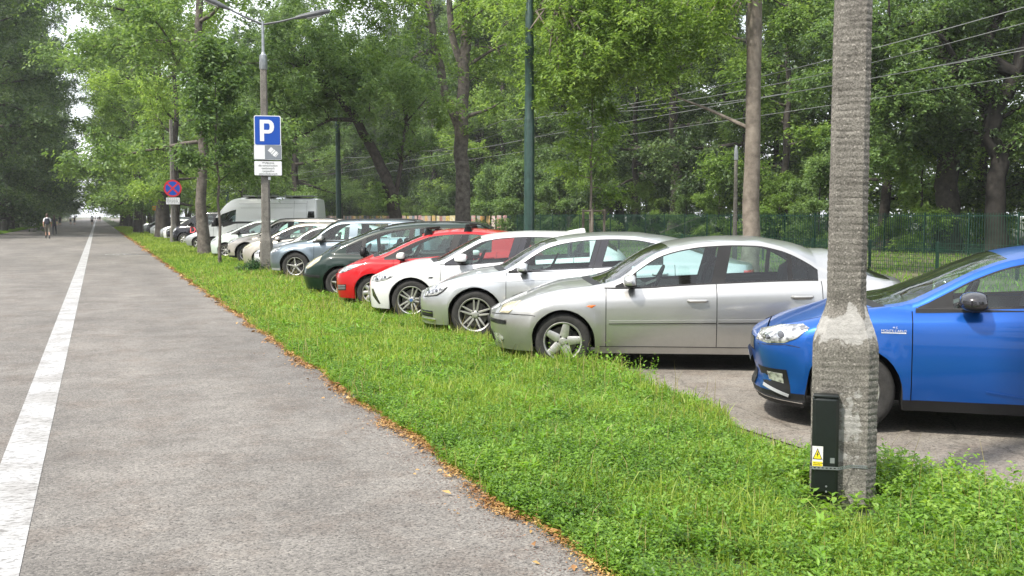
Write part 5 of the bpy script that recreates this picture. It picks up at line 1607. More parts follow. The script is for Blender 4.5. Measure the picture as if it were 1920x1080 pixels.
# --- forked ash behind the cars
r2 = random.Random(9)
def world_side(fwd, lat, z):   # fwd/lat measured from the camera's foot along and across its heading
    return Vector((fwd * math.sin(R_(22.217)) + lat * math.cos(R_(22.217)), fwd * math.cos(R_(22.217)) - lat * math.sin(R_(22.217)), z))
RT = Vector((math.cos(R_(22.217)), -math.sin(R_(22.217)), 0)); FW = Vector((math.sin(R_(22.217)), math.cos(R_(22.217)), 0))
def custom_tree(name, label, base, stems, clusters, bark, leaf, nleaf, ln, seed, cat='tree', wide=.35, flat=.6, droop=.4, twn=4):
    """stems: list of [(lat, fwd, z, radius)...] relative to base; clusters: (lat, fwd, z, spread, count, clump radius)"""
    root = empty(name, base); tag(root, label, cat)
    rnd = random.Random(seed); cents = []; rds = []
    mb = MB(); L3 = lambda p: RT * p[0] + FW * p[1] + Vector((0, 0, p[2]))
    for st in stems:
        pts = [L3(p) for p in st]; rads = [p[3] for p in st]
        P2, R2 = [], []
        for i in range(len(pts) - 1):
            for q in (0, .34, .67):
                jit = Vector((rnd.gauss(0, 1), rnd.gauss(0, 1), 0)) * rads[i] * .12 if (i or q) else Vector()
                P2.append(pts[i].lerp(pts[i + 1], q) + jit); R2.append(rads[i] + (rads[i + 1] - rads[i]) * q)
        P2.append(pts[-1]); R2.append(rads[-1])
        mb.tube(P2, R2, 12)
        for i in range(len(P2) // 2, len(P2)):
            if rnd.random() < .6:
                a = rnd.uniform(0, 6.28); lp, _ = limb(mb, P2[i], (math.cos(a), math.sin(a), .4), rnd.uniform(1, 2.6), R2[i] * .35, rnd, 4, n=5)
                for q in lp[2:]: cents.append(q); rds.append(.75)
    allp = [L3(p) for st in stems for p in st[1:]]
    for (la, fw, z, sp, cnt, cr) in clusters:
        c = L3((la, fw, z))
        for k in range(cnt):
            q = c + Vector((rnd.gauss(0, sp), rnd.gauss(0, sp), rnd.gauss(0, sp * .6)))
            cents.append(q); rds.append(cr * rnd.uniform(.6, 1.2))
            if k % 4 == 0:
                s = min(allp, key=lambda p: (p - q).length)
                if (s - q).length < 2.6:
                    m_ = s.lerp(q, .5) + Vector((rnd.gauss(0, .2), rnd.gauss(0, .2), rnd.uniform(.1, .5)))
                    mb.tube([s, m_, q], [.06, .04, .012], 5)
    mb.build('trunk', bark, root, sharp=80)
    cents = np.array([tuple(c) for c in cents]); rds = np.array(rds)
    V, F = twig_leaves(cents, rds, max(4, nleaf // len(cents)), ln, seed, droop, flat, wide)
    big_mesh('crown', V, F, leaf, root)
    return root
custom_tree('forked_tree', 'tall tree with thick grey trunk forking into two stems, behind the red hatchback', world_side(52, -2.52, 0),
  [[(0, 0, -.1, .48), (0, 0, 1.2, .40), (-.05, 0, 4, .36), (-.08, 0, 6.6, .37)],
   [(-.05, 0, 6.2, .34), (.08, .1, 8.2, .30), (.15, .2, 11.5, .26), (.25, 0, 15, .2), (.4, 0, 19, .1)],
   [(-.1, 0, 6.0, .27), (-.75, -.1, 7.6, .24), (-1.3, -.3, 10, .20), (-1.75, -.5, 13, .16), (-2.4, -.8, 18, .08)],
   [(.05, .1, 9.0, .2), (-.55, .1, 11.0, .17), (-.75, 0, 14, .12)],
   [(.1, 0, 9.2, .10), (1.6, .4, 10.2, .07), (3.2, .8, 9.6, .03)]],
  [(-2.8, -1, 9.0, 1.3, 34, .75), (2.2, .6, 9.4, 1.2, 22, .7), (-1.5, 1.5, 16, 1.8, 50, .9), (2.4, 1.5, 15, 2.0, 70, .9), (-4.4, -1.2, 12.4, 1.5, 70, .85), (4.2, 1, 12.4, 1.6, 80, .85), (-5.2, -1, 9.6, 1.0, 30, .7), (-1.6, -.6, 6.6, .8, 12, .55)],
  M_bark, M_leafB, 52000, .19, 161, wide=.42, droop=.6)
custom_tree('leaning_tree', 'dark tree leaning left with its crown hanging over the green car', world_side(47, -5.40, 0),
  [[(.1, 0, -.1, .50), (.05, 0, 1.5, .40), (-.15, 0, 3.2, .36), (-.5, 0, 4.3, .33), (-1.5, 0, 6.2, .28), (-2.4, -.2, 8.0, .24), (-3.4, -.4, 9.2, .18), (-5.0, -.6, 10.4, .09)],
   [(-2.2, -.2, 7.6, .14), (-3.6, -.6, 7.6, .10), (-5.2, -1, 6.6, .05)],
   [(.0, 0, 3.0, .16), (.35, .2, 5.2, .12), (.6, .5, 7.5, .07)]],
  [(-3.0, -.5, 9.4, 1.6, 80, .85), (-6.0, -.8, 8.8, 1.4, 60, .8), (-4.6, -.3, 11.8, 1.8, 80, .9), (-1.2, 0, 10.5, 1.5, 50, .8), (-7.0, -1, 6.6, 1.0, 26, .7), (.8, 0, 6.5, .8, 18, .6), (1.2, 0, 9.5, 1.2, 36, .8), (-.6, -.6, 3.2, .5, 8, .5)],
  M_barkd, M_leafA, 40000, .20, 162, wide=.50, droop=.5).scale = (.80, .80, .80)
custom_tree('roadside_tree', 'tree with bare straight pale-brown trunk and bright hanging leaves, behind the silver four-door car', world_side(27.5, 6.48, 0),
  [[(0, 0, -.1, .27), (0, 0, 1, .235), (.0, 0, 4, .20), (-.02, 0, 8, .19), (.05, 0, 12, .15), (.1, 0, 17, .08)],
   [(0, 0, 8.3, .09), (-1.5, .3, 9.0, .07), (-3.4, .8, 8.7, .05), (-5.2, 1.5, 7.6, .03)],
   [(0, 0, 9.0, .08), (-1.8, 1.3, 10, .06), (-4, 2.8, 9.6, .04)], [(0, 0, 9.5, .08), (1.8, .6, 10.3, .06), (3.5, 1.2, 10, .03)]],
  [(-1.3, .2, 7.0, .6, 26, .55), (-2.6, .8, 6.7, .8, 60, .6), (-4.2, 1.4, 6.5, .8, 66, .6), (-5.2, 1.8, 5.6, .6, 34, .5), (-3.6, 1.0, 7.8, 1.1, 80, .7), (-5.0, 1.4, 7.6, .8, 50, .6), (-2.4, .6, 5.6, .4, 14, .45), (0, 0, 12, 2.2, 90, .9), (3, 1, 10, 1.3, 40, .7), (-5.2, 1.5, 9.3, 1.1, 30, .7)],
  M_barkl, M_leafB, 72000, .13, 163, wide=.38, droop=.75)
custom_tree('gnarled_oak', 'gnarled dark tree with twisting trunk and bent limbs behind the railing at the right edge', world_side(46, 21.9, 0),
  [[(.1, 0, -.1, .60), (0, 0, 1.0, .48), (-.1, 0, 3.0, .42), (.1, 0, 4.4, .40), (-.45, 0, 5.2, .38), (-.3, 0, 6.4, .36), (.4, 0, 7.4, .36)],
   [(.2, 0, 6.9, .32), (.8, 0, 8.4, .32), (1.2, 0, 9.8, .26), (1.8, 0, 11.5, .18), (2.6, 0, 14, .1)],
   [(.7, 0, 8.0, .30), (-.2, 0, 8.5, .30), (-1.1, 0, 8.9, .26), (-1.9, -.3, 8.5, .2), (-2.6, -.5, 7.8, .12), (-3.4, -.5, 7.6, .06)],
   [(-.8, 0, 8.8, .22), (-.4, 0, 10.0, .2), (.2, 0, 11.2, .14), (.1, 0, 13, .08)],
   [(-.1, 0, 7.0, .26), (-1.0, 0, 7.2, .22), (-1.5, 0, 7.8, .18), (-2.4, .2, 9.5, .12), (-3.6, .2, 10.4, .08), (-5, 0, 10, .04)],
   [(.8, 0, 8.7, .2), (1.9, 0, 9.6, .16), (3, 0, 9.9, .1)]],
  [(-4.4, -.6, 7.4, 1.0, 60, .8), (-3.2, 1.5, 5.6, 1.0, 50, .75), (-4.9, 1, 4.6, .9, 34, .7), (-1.5, 2.2, 11, 1.6, 50, .85), (3, 1.5, 11.5, 1.8, 60, .9), (2.8, 1.6, 5.6, 1.2, 30, .8), (-5.6, 0, 10.5, 1.5, 50, .8), (0, 1.5, 14, 2.4, 70, 1)],
  princ('bark_blackish', (0.014, 0.012, 0.010), .95, var=.4, vscale=5, col2=(0.035, 0.03, 0.026), bump=1.0, bscale=14), M_leafA, 42000, .19, 164, wide=.5)
custom_tree('thick_old_tree', 'old tree with broad grey trunk behind the railing, left of the gnarled tree', world_side(47.5, 20.3, 0),
  [[(0, 0, -.1, .75), (0, 0, 1.2, .56), (0, 0, 4, .50), (-.3, 0, 8, .4), (-.5, 0, 14, .25)], [(0, 0, 5, .2), (-1.6, 0, 6.5, .14), (-3.4, .5, 7.2, .08)]],
  [(-2, -.6, 7.5, 1.5, 60, .85), (0, 0, 11, 2.2, 80, .9), (-.2, -1.2, 5.4, .9, 24, .7), (-4, 0, 9.5, 1.4, 40, .8)],
  M_barkd, M_leafC, 26000, .2, 165, wide=.5)
# staked sapling
sap = tree_shape(171, 6.2, 2.4, 1.6, .05, 12, 4200, .13, 'column', .45, low=.0, per_pt=1, flat=.7)
make_tree('sapling', 'young staked tree with thin trunk between three wooden posts, behind the white and silver cars', tuple(world_side(30, 2.32, 0)), sap, M_barkl, M_leafB, .4)
sap2 = reg(make_tree('sapling', 'thin young tree inside the far wooden tree guard on the right verge', (3.8, 97, 0), tree_shape(172, 4.6, 1.9, 1.0, .035, 9, 1500, .2, 'column', .4, per_pt=1), M_barkl, M_leafA))
# ------------------------------------------------------------------ concrete posts
def concrete_mat():
    m, N, L = new_mat('weathered_concrete')
    out = N.new("ShaderNodeOutputMaterial"); p = N.new("ShaderNodeBsdfPrincipled"); tc = N.new("ShaderNodeTexCoord")
    def noise(sc, det=6, ro=.65):
        n = N.new("ShaderNodeTexNoise"); n.inputs['Scale'].default_value = sc; n.inputs['Detail'].default_value = det; n.inputs['Roughness'].default_value = ro
        L.new(tc.outputs['Object'], n.inputs['Vector']); return n
    def ramp(src, p0, c0, p1, c1):
        r = N.new("ShaderNodeValToRGB"); r.color_ramp.elements[0].position = p0; r.color_ramp.elements[1].position = p1
        r.color_ramp.elements[0].color = (*c0, 1); r.color_ramp.elements[1].color = (*c1, 1); L.new(src, r.inputs[0]); return r.outputs[0]
    def mix(a, b, f, bl='MIX'):
        x = N.new("ShaderNodeMix"); x.data_type = 'RGBA'; x.blend_type = bl
        if isinstance(f, float): x.inputs[0].default_value = f
        else: L.new(f, x.inputs[0])
        L.new(a, x.inputs[6]) if not isinstance(a, tuple) else setattr(x.inputs[6], 'default_value', (*a, 1))
        L.new(b, x.inputs[7]) if not isinstance(b, tuple) else setattr(x.inputs[7], 'default_value', (*b, 1))
        return x.outputs[2]
    a = ramp(noise(7).outputs[0], .3, (.125, .119, .110), .7, (.225, .216, .20))
    g = ramp(noise(95, 3, .6).outputs[0], .34, (.42, .40, .38), .62, (1.15, 1.13, 1.08))
    col = mix(a, g, .85, 'MULTIPLY')
    vo = N.new("ShaderNodeTexVoronoi"); vo.inputs['Scale'].default_value = 120; L.new(tc.outputs['Object'], vo.inputs['Vector'])
    sc = N.new("ShaderNodeSeparateColor"); L.new(vo.outputs['Color'], sc.inputs[0])
    col = mix(col, ramp(sc.outputs[0], .94, (0, 0, 0), .99, (.13, .12, .11)), 1.0, 'ADD')
    # old pale render patches, attribute driven mask
    at = N.new("ShaderNodeAttribute"); at.attribute_name = 'render_coat'
    n5 = noise(13, 6, .7)
    ad0 = N.new("ShaderNodeMath"); ad0.operation = 'ADD'; L.new(at.outputs['Fac'], ad0.inputs[0]); L.new(n5.outputs[0], ad0.inputs[1])
    ad = N.new("ShaderNodeMath"); ad.operation = 'MULTIPLY'; ad.inputs[1].default_value = .5; L.new(ad0.outputs[0], ad.inputs[0])
    msk = ramp(ad.outputs[0], .44, (0, 0, 0), .47, (1, 1, 1))
    pl = ramp(noise(18, 7, .75).outputs[0], .3, (.22, .215, .205), .7, (.36, .352, .335))
    col = mix(col, pl, msk)
    L.new(col, p.inputs['Base Color']); p.inputs['Roughness'].default_value = .95; p.inputs['Specular IOR Level'].default_value = .25
    nb = noise(75, 4, .65); b = N.new("ShaderNodeBump"); b.inputs['Strength'].default_value = .9; b.inputs['Distance'].default_value = .006
    nb2 = noise(14, 7, .7); s2 = N.new("ShaderNodeMath"); s2.operation = 'ADD'; L.new(nb.outputs[0], s2.inputs[0]); L.new(nb2.outputs[0], s2.inputs[1])
    L.new(s2.outputs[0], b.inputs['Height']); L.new(b.outputs[0], p.inputs['Normal'])
    L.new(p.outputs[0], out.inputs[0]); return m
M_conc = concrete_mat()
M_galv = princ('galvanised_steel', (.32, .34, .36), .45, metal=.7, var=.2, vscale=9)
M_greenp = princ('dark_green_enamel', (.018, .045, .036), .35, var=.3, vscale=6)
M_box = princ('box_black', (.006, .009, .009), .35, var=.3, vscale=12)

def pole_post(root, H, detail=True, seed=0, w_lo=.179, w_up0=.106, w_up1=.090, z0=.95, z1=1.20):
    """octagonal cast post: wide foot, tapered shoulder, slim ribbed shaft"""
    n_side = 8; per = 5 if detail else 1
    dz = .0075 if detail else .12
    zs = list(np.arange(-.1, min(H, 3.6 if detail else H), dz))
    if detail: zs += list(np.arange(3.6, H, .15))
    zs.append(H)
    r = random.Random(seed)
    corners = []
    # unequal octagon: broad faces and narrower chamfers
    for k in range(4):
        for s_ in (-1, 1):
            a = math.pi / 2 * k
            corners.append((math.cos(a) - s_ * -.52 * math.sin(a) * 1.0, math.sin(a) + s_ * .52 * math.cos(a) * -1.0 * -1))
    corners = []
    for k in range(4):
        a = math.pi / 2 * k; ca, sa = math.cos(a), math.sin(a)
        for t in (-.70, .70): corners.append((ca - sa * t, sa + ca * t))
    ring = []
    for i in range(8):
        p, q = corners[i], corners[(i + 1) % 8]
        for k in range(per):
            t = k / per; ring.append((p[0] + (q[0] - p[0]) * t, p[1] + (q[1] - p[1]) * t, i, t))
    vs = []; coat = []
    nprm = {}
    def nz(x, y, z): 
        return math.sin(x * 9 + z * 5 + seed) * .5 + math.sin(y * 13 - z * 11 + 1) * .3 + math.sin(z * 31 + x * 7) * .2
    for z in zs:
        if z < z0: w = w_lo
        elif z < z1: t = (z - z0) / (z1 - z0); w = w_lo + (w_up0 - w_lo) * (t * t * (3 - 2 * t) * .5 + t * .5)
        else: w = w_up0 + (w_up1 - w_up0) * (z - z1) / (H - z1)
        for (x, y, f, t) in ring:
            rib = 0
            if detail and z < 3.6:
                ph = z / .038 + .12 * math.sin(z * 3 + f) + .10 * nz(x, y, z * .5)
                amp = .0036 if f in (0, 1, 2, 4, 5, 6, 7) else .0012
                if f == 5: amp = .001
                rib = amp * (abs(math.sin(ph * math.pi)) ** .7 - .5) * (0.4 if z0 - .05 < z < z1 + .1 else (.6 if (z < z0 and f == 6 and t > .3) else 1)) 
                rib += .0016 * nz(x * 3, y * 3, z * 3) + r.gauss(0, .0005)
            q = w + rib
            vs.append((x * q, y * q, z))
            c = 0.0
            if detail:
                c = .58 * math.exp(-((z - 1.06) / .11) ** 2) + (.46 * math.exp(-((z - .50) / .36) ** 2) * (1 if (f == 6 and t > .35) else .35) if f in (6, 7) else 0) + (.26 if (f in (6, 7) and 1.1 < z < 1.75 and .2 < t + .3 * math.sin(z * 4) < .9) else 0)
            coat.append(c)
    n = len(ring)
    fs = [(j * n + i, j * n + (i + 1) % n, (j + 1) * n + (i + 1) % n, (j + 1) * n + i) for j in range(len(zs) - 1) for i in range(n)]
    fs.append(tuple((len(zs) - 1) * n + i for i in range(n)))
    o = mesh_obj('shaft', vs, fs, M_conc, root, smooth=detail, sharp=28)
    a = o.data.attributes.new('render_coat', 'FLOAT', 'POINT'); a.data.foreach_set('value', np.array(coat, dtype=np.float32))
    return o

M_lampg = princ('lamp_grey_metal', (.10, .105, .11), .5, metal=.3, var=.2)
post = empty('concrete_lamp_post', (4.00, 4.68, 0), R_(-39))
tag(post, 'thick weathered concrete post in the right foreground, black cable box strapped to its foot', 'post')
pole_post(post, 6.4, True, 1)
# direction of the faces: camera looks from local -Y roughly; box sits on the left front face
bx_ = empty('cable_box', (-.100, -.176, .06), 0, post)
mb = MB(); mb.box((0, -.012, .31), (.145, .060, .60), bev=.012)
mb.box((-.0, -.03, .615), (.140, .07, .02), bev=.006)
bo = mb.build('housing', M_box, bx_)
mb = MB(); mb.box((.0, -.055, .335), (.130, .030, .54), bev=.010); mb.build('lid', M_box, bx_)
M_yel = princ('warning_yellow', (.75, .62, .02), .5); M_lab = princ('label_white', (.62, .62, .60), .5, var=.1, vscale=40); M_ink = princ('print_black', (.015, .015, .015), .6)
fy = -.0712
MB().box((-.040, fy - .0003, .275), (.058, .0012, .115)).build('warning_label', M_lab, bx_, smooth=False)
MB().box((-.040, fy - .0012, .232), (.054, .0012, .026)).build('label_band', M_yel, bx_, smooth=False)
mb = MB(); mb.prism([(-.066, .258), (-.014, .258), (-.040, .322)], fy - .0020, fy - .0012, 'XZ'); mb.build('warning_triangle', M_ink, bx_, smooth=False)
mb = MB(); mb.prism([(-.060, .262), (-.020, .262), (-.040, .313)], fy - .0026, fy - .0020, 'XZ'); mb.build('triangle_field', M_yel, bx_, smooth=False)
mb = MB(); mb.prism([(-.038, .304), (-.047, .283), (-.041, .283), (-.045, .266), (-.033, .288), (-.039, .288), (-.034, .304)], fy - .0032, fy - .0026, 'XZ'); mb.build('lightning_sign', M_ink, bx_, smooth=False)
for k, zz in enumerate((.237, .227)):
    mb = MB(); x = -.062
    while x < -.02:
        l = rng.uniform(.004, .009); mb.box((x + l / 2, fy - .0022, zz), (l, .0008, .004)); x += l + .002
    mb.build('small_print', M_ink, bx_, smooth=False)
MB().box((.040, fy - .0004, .255), (.024, .001, .030)).build('torn_sticker', M_galv, bx_, smooth=False)
for zz in (.075, .105):
    m_ = MB(); m_.lathe([(.0001, fy - .004), (.005, fy - .004), (.006, fy + .003)], 10, 'Y', c=(.01, 0, zz)); m_.build('screw', M_galv, bx_)
# perforated strap round post and box
mb = MB(); pts = []
ring_pts = [(-.180, -.255), (-.03, -.255), (.05, -.184), (.124, -.180), (.180, -.124), (.180, .124), (.124, .180), (-.124, .180), (-.180, .124)]
n = len(ring_pts); vs = []; 
dense = []
for i in range(n):
    p, q = ring_pts[i], ring_pts[(i + 1) % n]
    for k in range(14): dense.append((p[0] + (q[0] - p[0]) * k / 14, p[1] + (q[1] - p[1]) * k / 14))
vs = []; fs = []
for i, (x, y) in enumerate(dense):
    for h in (-.009, -.003, .003, .009): vs.append((x * 1.006, y * 1.006, .27 + h + .006 * math.sin(i * .05)))
nn = len(dense)
for i in range(nn):
    j = (i + 1) % nn
    for k in range(3):
        if k == 1 and i % 2 == 0: continue
        fs.append((i * 4 + k, j * 4 + k, j * 4 + k + 1, i * 4 + k + 1))
MB().add(vs, fs).build('perforated_strap', M_galv, post, smooth=False)

# second post, with parking signs and twin lamps
P2 = (4.47, 29.55)
post2 = empty('street_lamp', (P2[0], P2[1], 0), R_(-14))
tag(post2, 'concrete street lamp with two arms carrying the blue parking sign', 'street lamp')
pole_post(post2, 6.0, False, 3, w_lo=.175, w_up0=.125, w_up1=.085)
MB().lathe([(.001, 6.30), (.05, 6.30), (.065, 6.25), (.105, 6.22), (.115, 5.86), (.10, 5.82)], 14).build('collar', M_galv, post2)
mb = MB(); mb.tube([(0, 0, 6.25), (0, 0, 7.16)], [.045, .038], 10); mb.build('pipe', M_galv, post2)
for sg in (-1, 1):
    b = MB(); p0 = Vector((0, 0, 7.08)); p1 = Vector((sg * .95, 0, 7.30 if sg > 0 else 7.50)); 
    b.tube([p0, p0.lerp(p1, .5) + Vector((0, 0, -.02)), p1], [.03, .028, .026], 8); b.build('arm', M_lampg, post2)
    d = (p1 - p0).normalized(); q = p1 + d * .8
    h = MB(); 
    h.tube([p1 - d * .05, p1 + d * .05, p1 + d * .25, p1 + d * .6, q + d * .1, q + d * .16], [.035, .055, .075, .085, .065, .02], 10)
    h.build('lamp_head', M_lampg, post2)
    MB().box(tuple(p1 + d * .5 + Vector((0, 0, -.085))), (.45, .10, .04), rot=Matrix.Rotation(-math.atan2(d.z, d.x) if sg > 0 else math.atan2(d.z, -d.x), 3, 'Y'), bev=.02).build('lamp_lens', M_trimw, post2)
mb = MB(); mb.box((-.19, -.05, .60), (.03, .12, .14), bev=.01); mb.build('junction_box', M_black, post2)
M_sblue = princ('sign_blue', (.005, .065, .38), .35); M_swhite = princ('sign_white', (.72, .73, .74), .35); M_sgrey = princ('sign_grey', (.20, .22, .25), .4); M_sred = princ('sign_red', (.50, .02, .035), .35)
def rrect(w, h, r, n=5):
    out = []
    for cx, cy, a0 in ((w / 2 - r, h / 2 - r, 0), (-w / 2 + r, h / 2 - r, 90), (-w / 2 + r, -h / 2 + r, 180), (w / 2 - r, -h / 2 + r, 270)):
        for k in range(n): a = R_(a0 + 90 * k / (n - 1)); out.append((cx + r * math.cos(a), cy + r * math.sin(a)))
    return out
def plate(name, root, w, h, z, mats, r=.03, x=0, y=0, inset=.012, back=M_galv):
    mb = MB(); mb.prism([(a + x, b + z) for a, b in rrect(w, h, r)], y, y + .012, 'XZ'); mb.build(name, mats[0], root, smooth=False)
    mb = MB(); mb.prism([(a + x, b + z) for a, b in rrect(w - 2 * inset, h - 2 * inset, r * .8)], y - .003, y - .0002, 'XZ'); mb.build('face', mats[1], root, smooth=False)
SY = P2[1] - .19
sg1 = empty('parking_sign', (P2[0] + .055, SY, 0), R_(-9)); tag(sg1, 'blue square sign with a white letter P on the concrete lamp post', 'sign')
plate('panel', sg1, .74, .84, 4.10, (M_swhite, M_sblue), r=.05, inset=.022)
mb = MB()
def P_letter(x0, z0, s):
    out = [(0, 0), (.19, 0), (.19, .36), (.42, .36)]
    for k in range(7): a = R_(-90 + 180 * k / 6); out.append((.42 + .16 * math.cos(a) + .08 * max(0, math.cos(a)), .68 + .32 * math.sin(a)))
    out += [(0, 1.0)]
    return [(x0 + a * s, z0 + b * s) for a, b in out]
o = P_letter(-.21, 3.80, .60)
mb.prism(o, -.0075, -.0035, 'XZ'); mb.build('letter', M_swhite, sg1, smooth=False)
mb = MB(); hole = [(.19, .53), (.40, .53)] + [(.42 + .035 * math.cos(R_(a)), .68 + .13 * math.sin(R_(a))) for a in (-60, 0, 60)] + [(.40, .83), (.19, .83)]
mb.prism([(-.21 + a * .60, 3.80 + b * .60) for a, b in hole], -.0085, -.0078, 'XZ'); mb.build('letter_counter', M_sblue, sg1, smooth=False)
sg2 = empty('parking_position_sign', (P2[0] + .055, SY, 0), R_(-9)); tag(sg2, 'small grey and white plate with a tilted car symbol below the blue P sign', 'sign')
plate('panel', sg2, .76, .42, 3.49, (M_swhite, M_sgrey), r=.02)
mb = MB(); mb.box((-.225, -.0050, 3.49), (.285, .0015, .385)); mb.build('white_field', M_swhite, sg2, smooth=False)
M45 = Matrix.Rotation(R_(42), 3, 'Y')
for (dx, dz, w, h) in ((-.085, 0, .10, .135), (-.0, 0, .045, .15), (.075, 0, .075, .15), (.135, 0, .022, .13)):
    v = M45 @ Vector((dx, 0, dz)); MB().box((.145 + v.x, -.0060, 3.50 + v.z), (w, .0015, h), rot=M45).build('car_symbol', M_swhite, sg2, smooth=False)
sg3 = empty('text_plate', (P2[0] + .055, SY, 0), R_(-9)); tag(sg3, 'white plate with five lines of black text, lowest sign on the lamp post', 'sign')
plate('panel', sg3, .78, .42, 3.04, (M_ink, M_swhite), r=.03, inset=.012)
for k, tx in enumerate(('Wyłącznie', 'dla samochodów', 'osobowych', 'i pojazdów', 'jednośladowych')):
    text_obj('lettering', tx, .078, M_ink, sg3, Matrix.Translation((0, -.0045, 3.19 - k * .077)) @ Matrix.Rotation(R_(90), 4, 'X'), extrude=.0005)
MB().box((.03, .05, 2.76), (.07, .02, .09)).build('small_sticker', M_swhite, sg3, smooth=False)

# round no-stopping sign on its own concrete post
NP = (4.28, 65.0)
post3 = empty('concrete_post', (NP[0], NP[1], 0), 0.2); tag(post3, 'slim concrete post carrying the round red and blue no-stopping sign', 'post')
pole_post(post3, 7.5, False, 4, w_lo=.18, w_up0=.125, w_up1=.085)
ns = empty('no_stopping_sign', (NP[0] + .0, NP[1] - .2, 0), R_(-6)); tag(ns, 'round blue sign with red rim and red diagonal cross', 'sign')
cz = 3.36; Rr = .52
mb = MB(); mb.lathe([(.001, 0), (Rr, 0), (Rr, .02), (.001, .02)], 36, 'Y', c=(0, 0, cz)); mb.build('disc', M_sred, ns, smooth=False)
mb = MB(); mb.lathe([(.001, -.004), (Rr * .80, -.004), (Rr * .80, -.001)], 36, 'Y', c=(0, 0, cz)); mb.build('blue_field', M_sblue, ns, smooth=False)
for a in (45, -45): MB().box((0, -.006 - (.001 if a > 0 else 0), cz), (Rr * 1.62, .002, .10), rot=Matrix.Rotation(R_(a), 3, 'Y')).build('cross_bar', M_sred, ns, smooth=False)
ns2 = empty('text_plate', (NP[0], NP[1] - .2, 0), R_(-6)); tag(ns2, 'white plate with lines of small text under the round no-stopping sign', 'sign')
plate('panel', ns2, .80, .42, 2.60, (M_ink, M_swhite), r=.02, inset=.01)
for k in range(4):
    mb = MB(); x = -.33
    while x < .3:
        l = rng.uniform(.05, .12); mb.box((x + l / 2, -.005, 2.72 - k * .08), (l, .001, .03)); x += l + .03
    mb.build('print_line', M_ink, ns2, smooth=False)
# small far blue sign
fs_ = empty('far_blue_sign', (4.0, 128, 0), 0); tag(fs_, 'tiny blue rectangular sign on a thin pole far down the verge', 'sign')
MB().tube([(0, 0, 0), (0, 0, 3.6)], .04, 6).build('pole', M_galv, fs_); plate('panel', fs_, .7, .7, 3.3, (M_swhite, M_sblue), r=.05, y=-.06)
fo_ = empty('far_orange_sign', (5.6, 112, 0), 0); tag(fo_, 'small orange sign seen between the dark trunks far down the verge', 'sign')
MB().tube([(0, 0, 0), (0, 0, 2.7)], .04, 6).build('pole', M_galv, fo_); plate('panel', fo_, .55, .5, 2.5, (M_ink, princ('sign_orange', (.7, .28, .02), .4)), r=.04, y=-.06)

# green steel tram poles
def tram_pole(x, y, label, r=.155, H=11.5):
    p = empty('overhead_line_pole', (x, y, 0), 0); tag(p, label, 'pole', 'dark green stepped steel poles behind the cars')
    mb = MB()
    mb.lathe([(r * 1.15, 0), (r * 1.0, .3), (r * .93, 4.4), (r * .90, 4.42), (r * .84, 4.45), (r * .80, 6.3), (r * .86, 6.32), (r * .86, 6.4), (r * .77, 6.42), (r * .74, 7.4), (r * .62, 7.45), (r * .55, H), (.001, H + .05)], 18)
    mb.build('shaft', M_greenp, p, sharp=25)
    return p
tram_pole(11.33, 26.45, 'dark green steel pole behind the white and pale silver cars')
tram_pole(11.5, 51.7, 'dark green steel pole just right of the tall white van', r=.145)
tram_pole(12.0, 78.0, 'dark green steel pole seen between the brown avenue trunk and slim young tree', r=.145)
tram_pole(12.0, 104.0, 'farthest dark green steel pole beyond the black lettered van', r=.145)

# small park lamp beside the bare trunk
lp = empty('park_lamp_post', tuple(world_side(33, 7.25, 0)), 0); tag(lp, 'short grey concrete lamp post with small metal cap, left of the bare trunk', 'lamp post')
MB().tube([(0, 0, -.1), (0, 0, 3.55)], [.085, .055], 10).build('shaft', M_conc, lp)
MB().lathe([(.07, 3.5), (.07, 3.75), (.04, 3.95), (.001, 3.97)], 10).build('cap', M_galv, lp)

# overhead wires
M_wire = princ('wire_metal', (.27, .28, .28), .5, metal=.4)
def wire(x, z, sag, label, y0=-20, y1=330, span=32, r=.010):
    mb = MB(); pts = []
    y = y0
    while y <= y1:
        t = ((y - y0) % span) / span; pts.append((x, y, z - sag * 4 * t * (1 - t))); y += span / 12
    mb.tube(pts, [r] * len(pts), 5, cap=False); tag(mb.build('overhead_wire', M_wire), label, 'wire', 'overhead wires strung above the far side of the parking')
wire(20.0, 5.55, .05, 'lower overhead wire, second from bottom, in front of the woodland')
wire(23.5, 5.55, .05, 'lowest overhead wire running in front of the woodland')
wire(20.0, 6.55, .7, 'sagging upper overhead wire above the nearer track')
wire(23.5, 6.75, .6, 'sagging upper overhead wire above the farther track')
wire(17.5, 6.1, .5, 'highest overhead wire crossing the bright foliage')

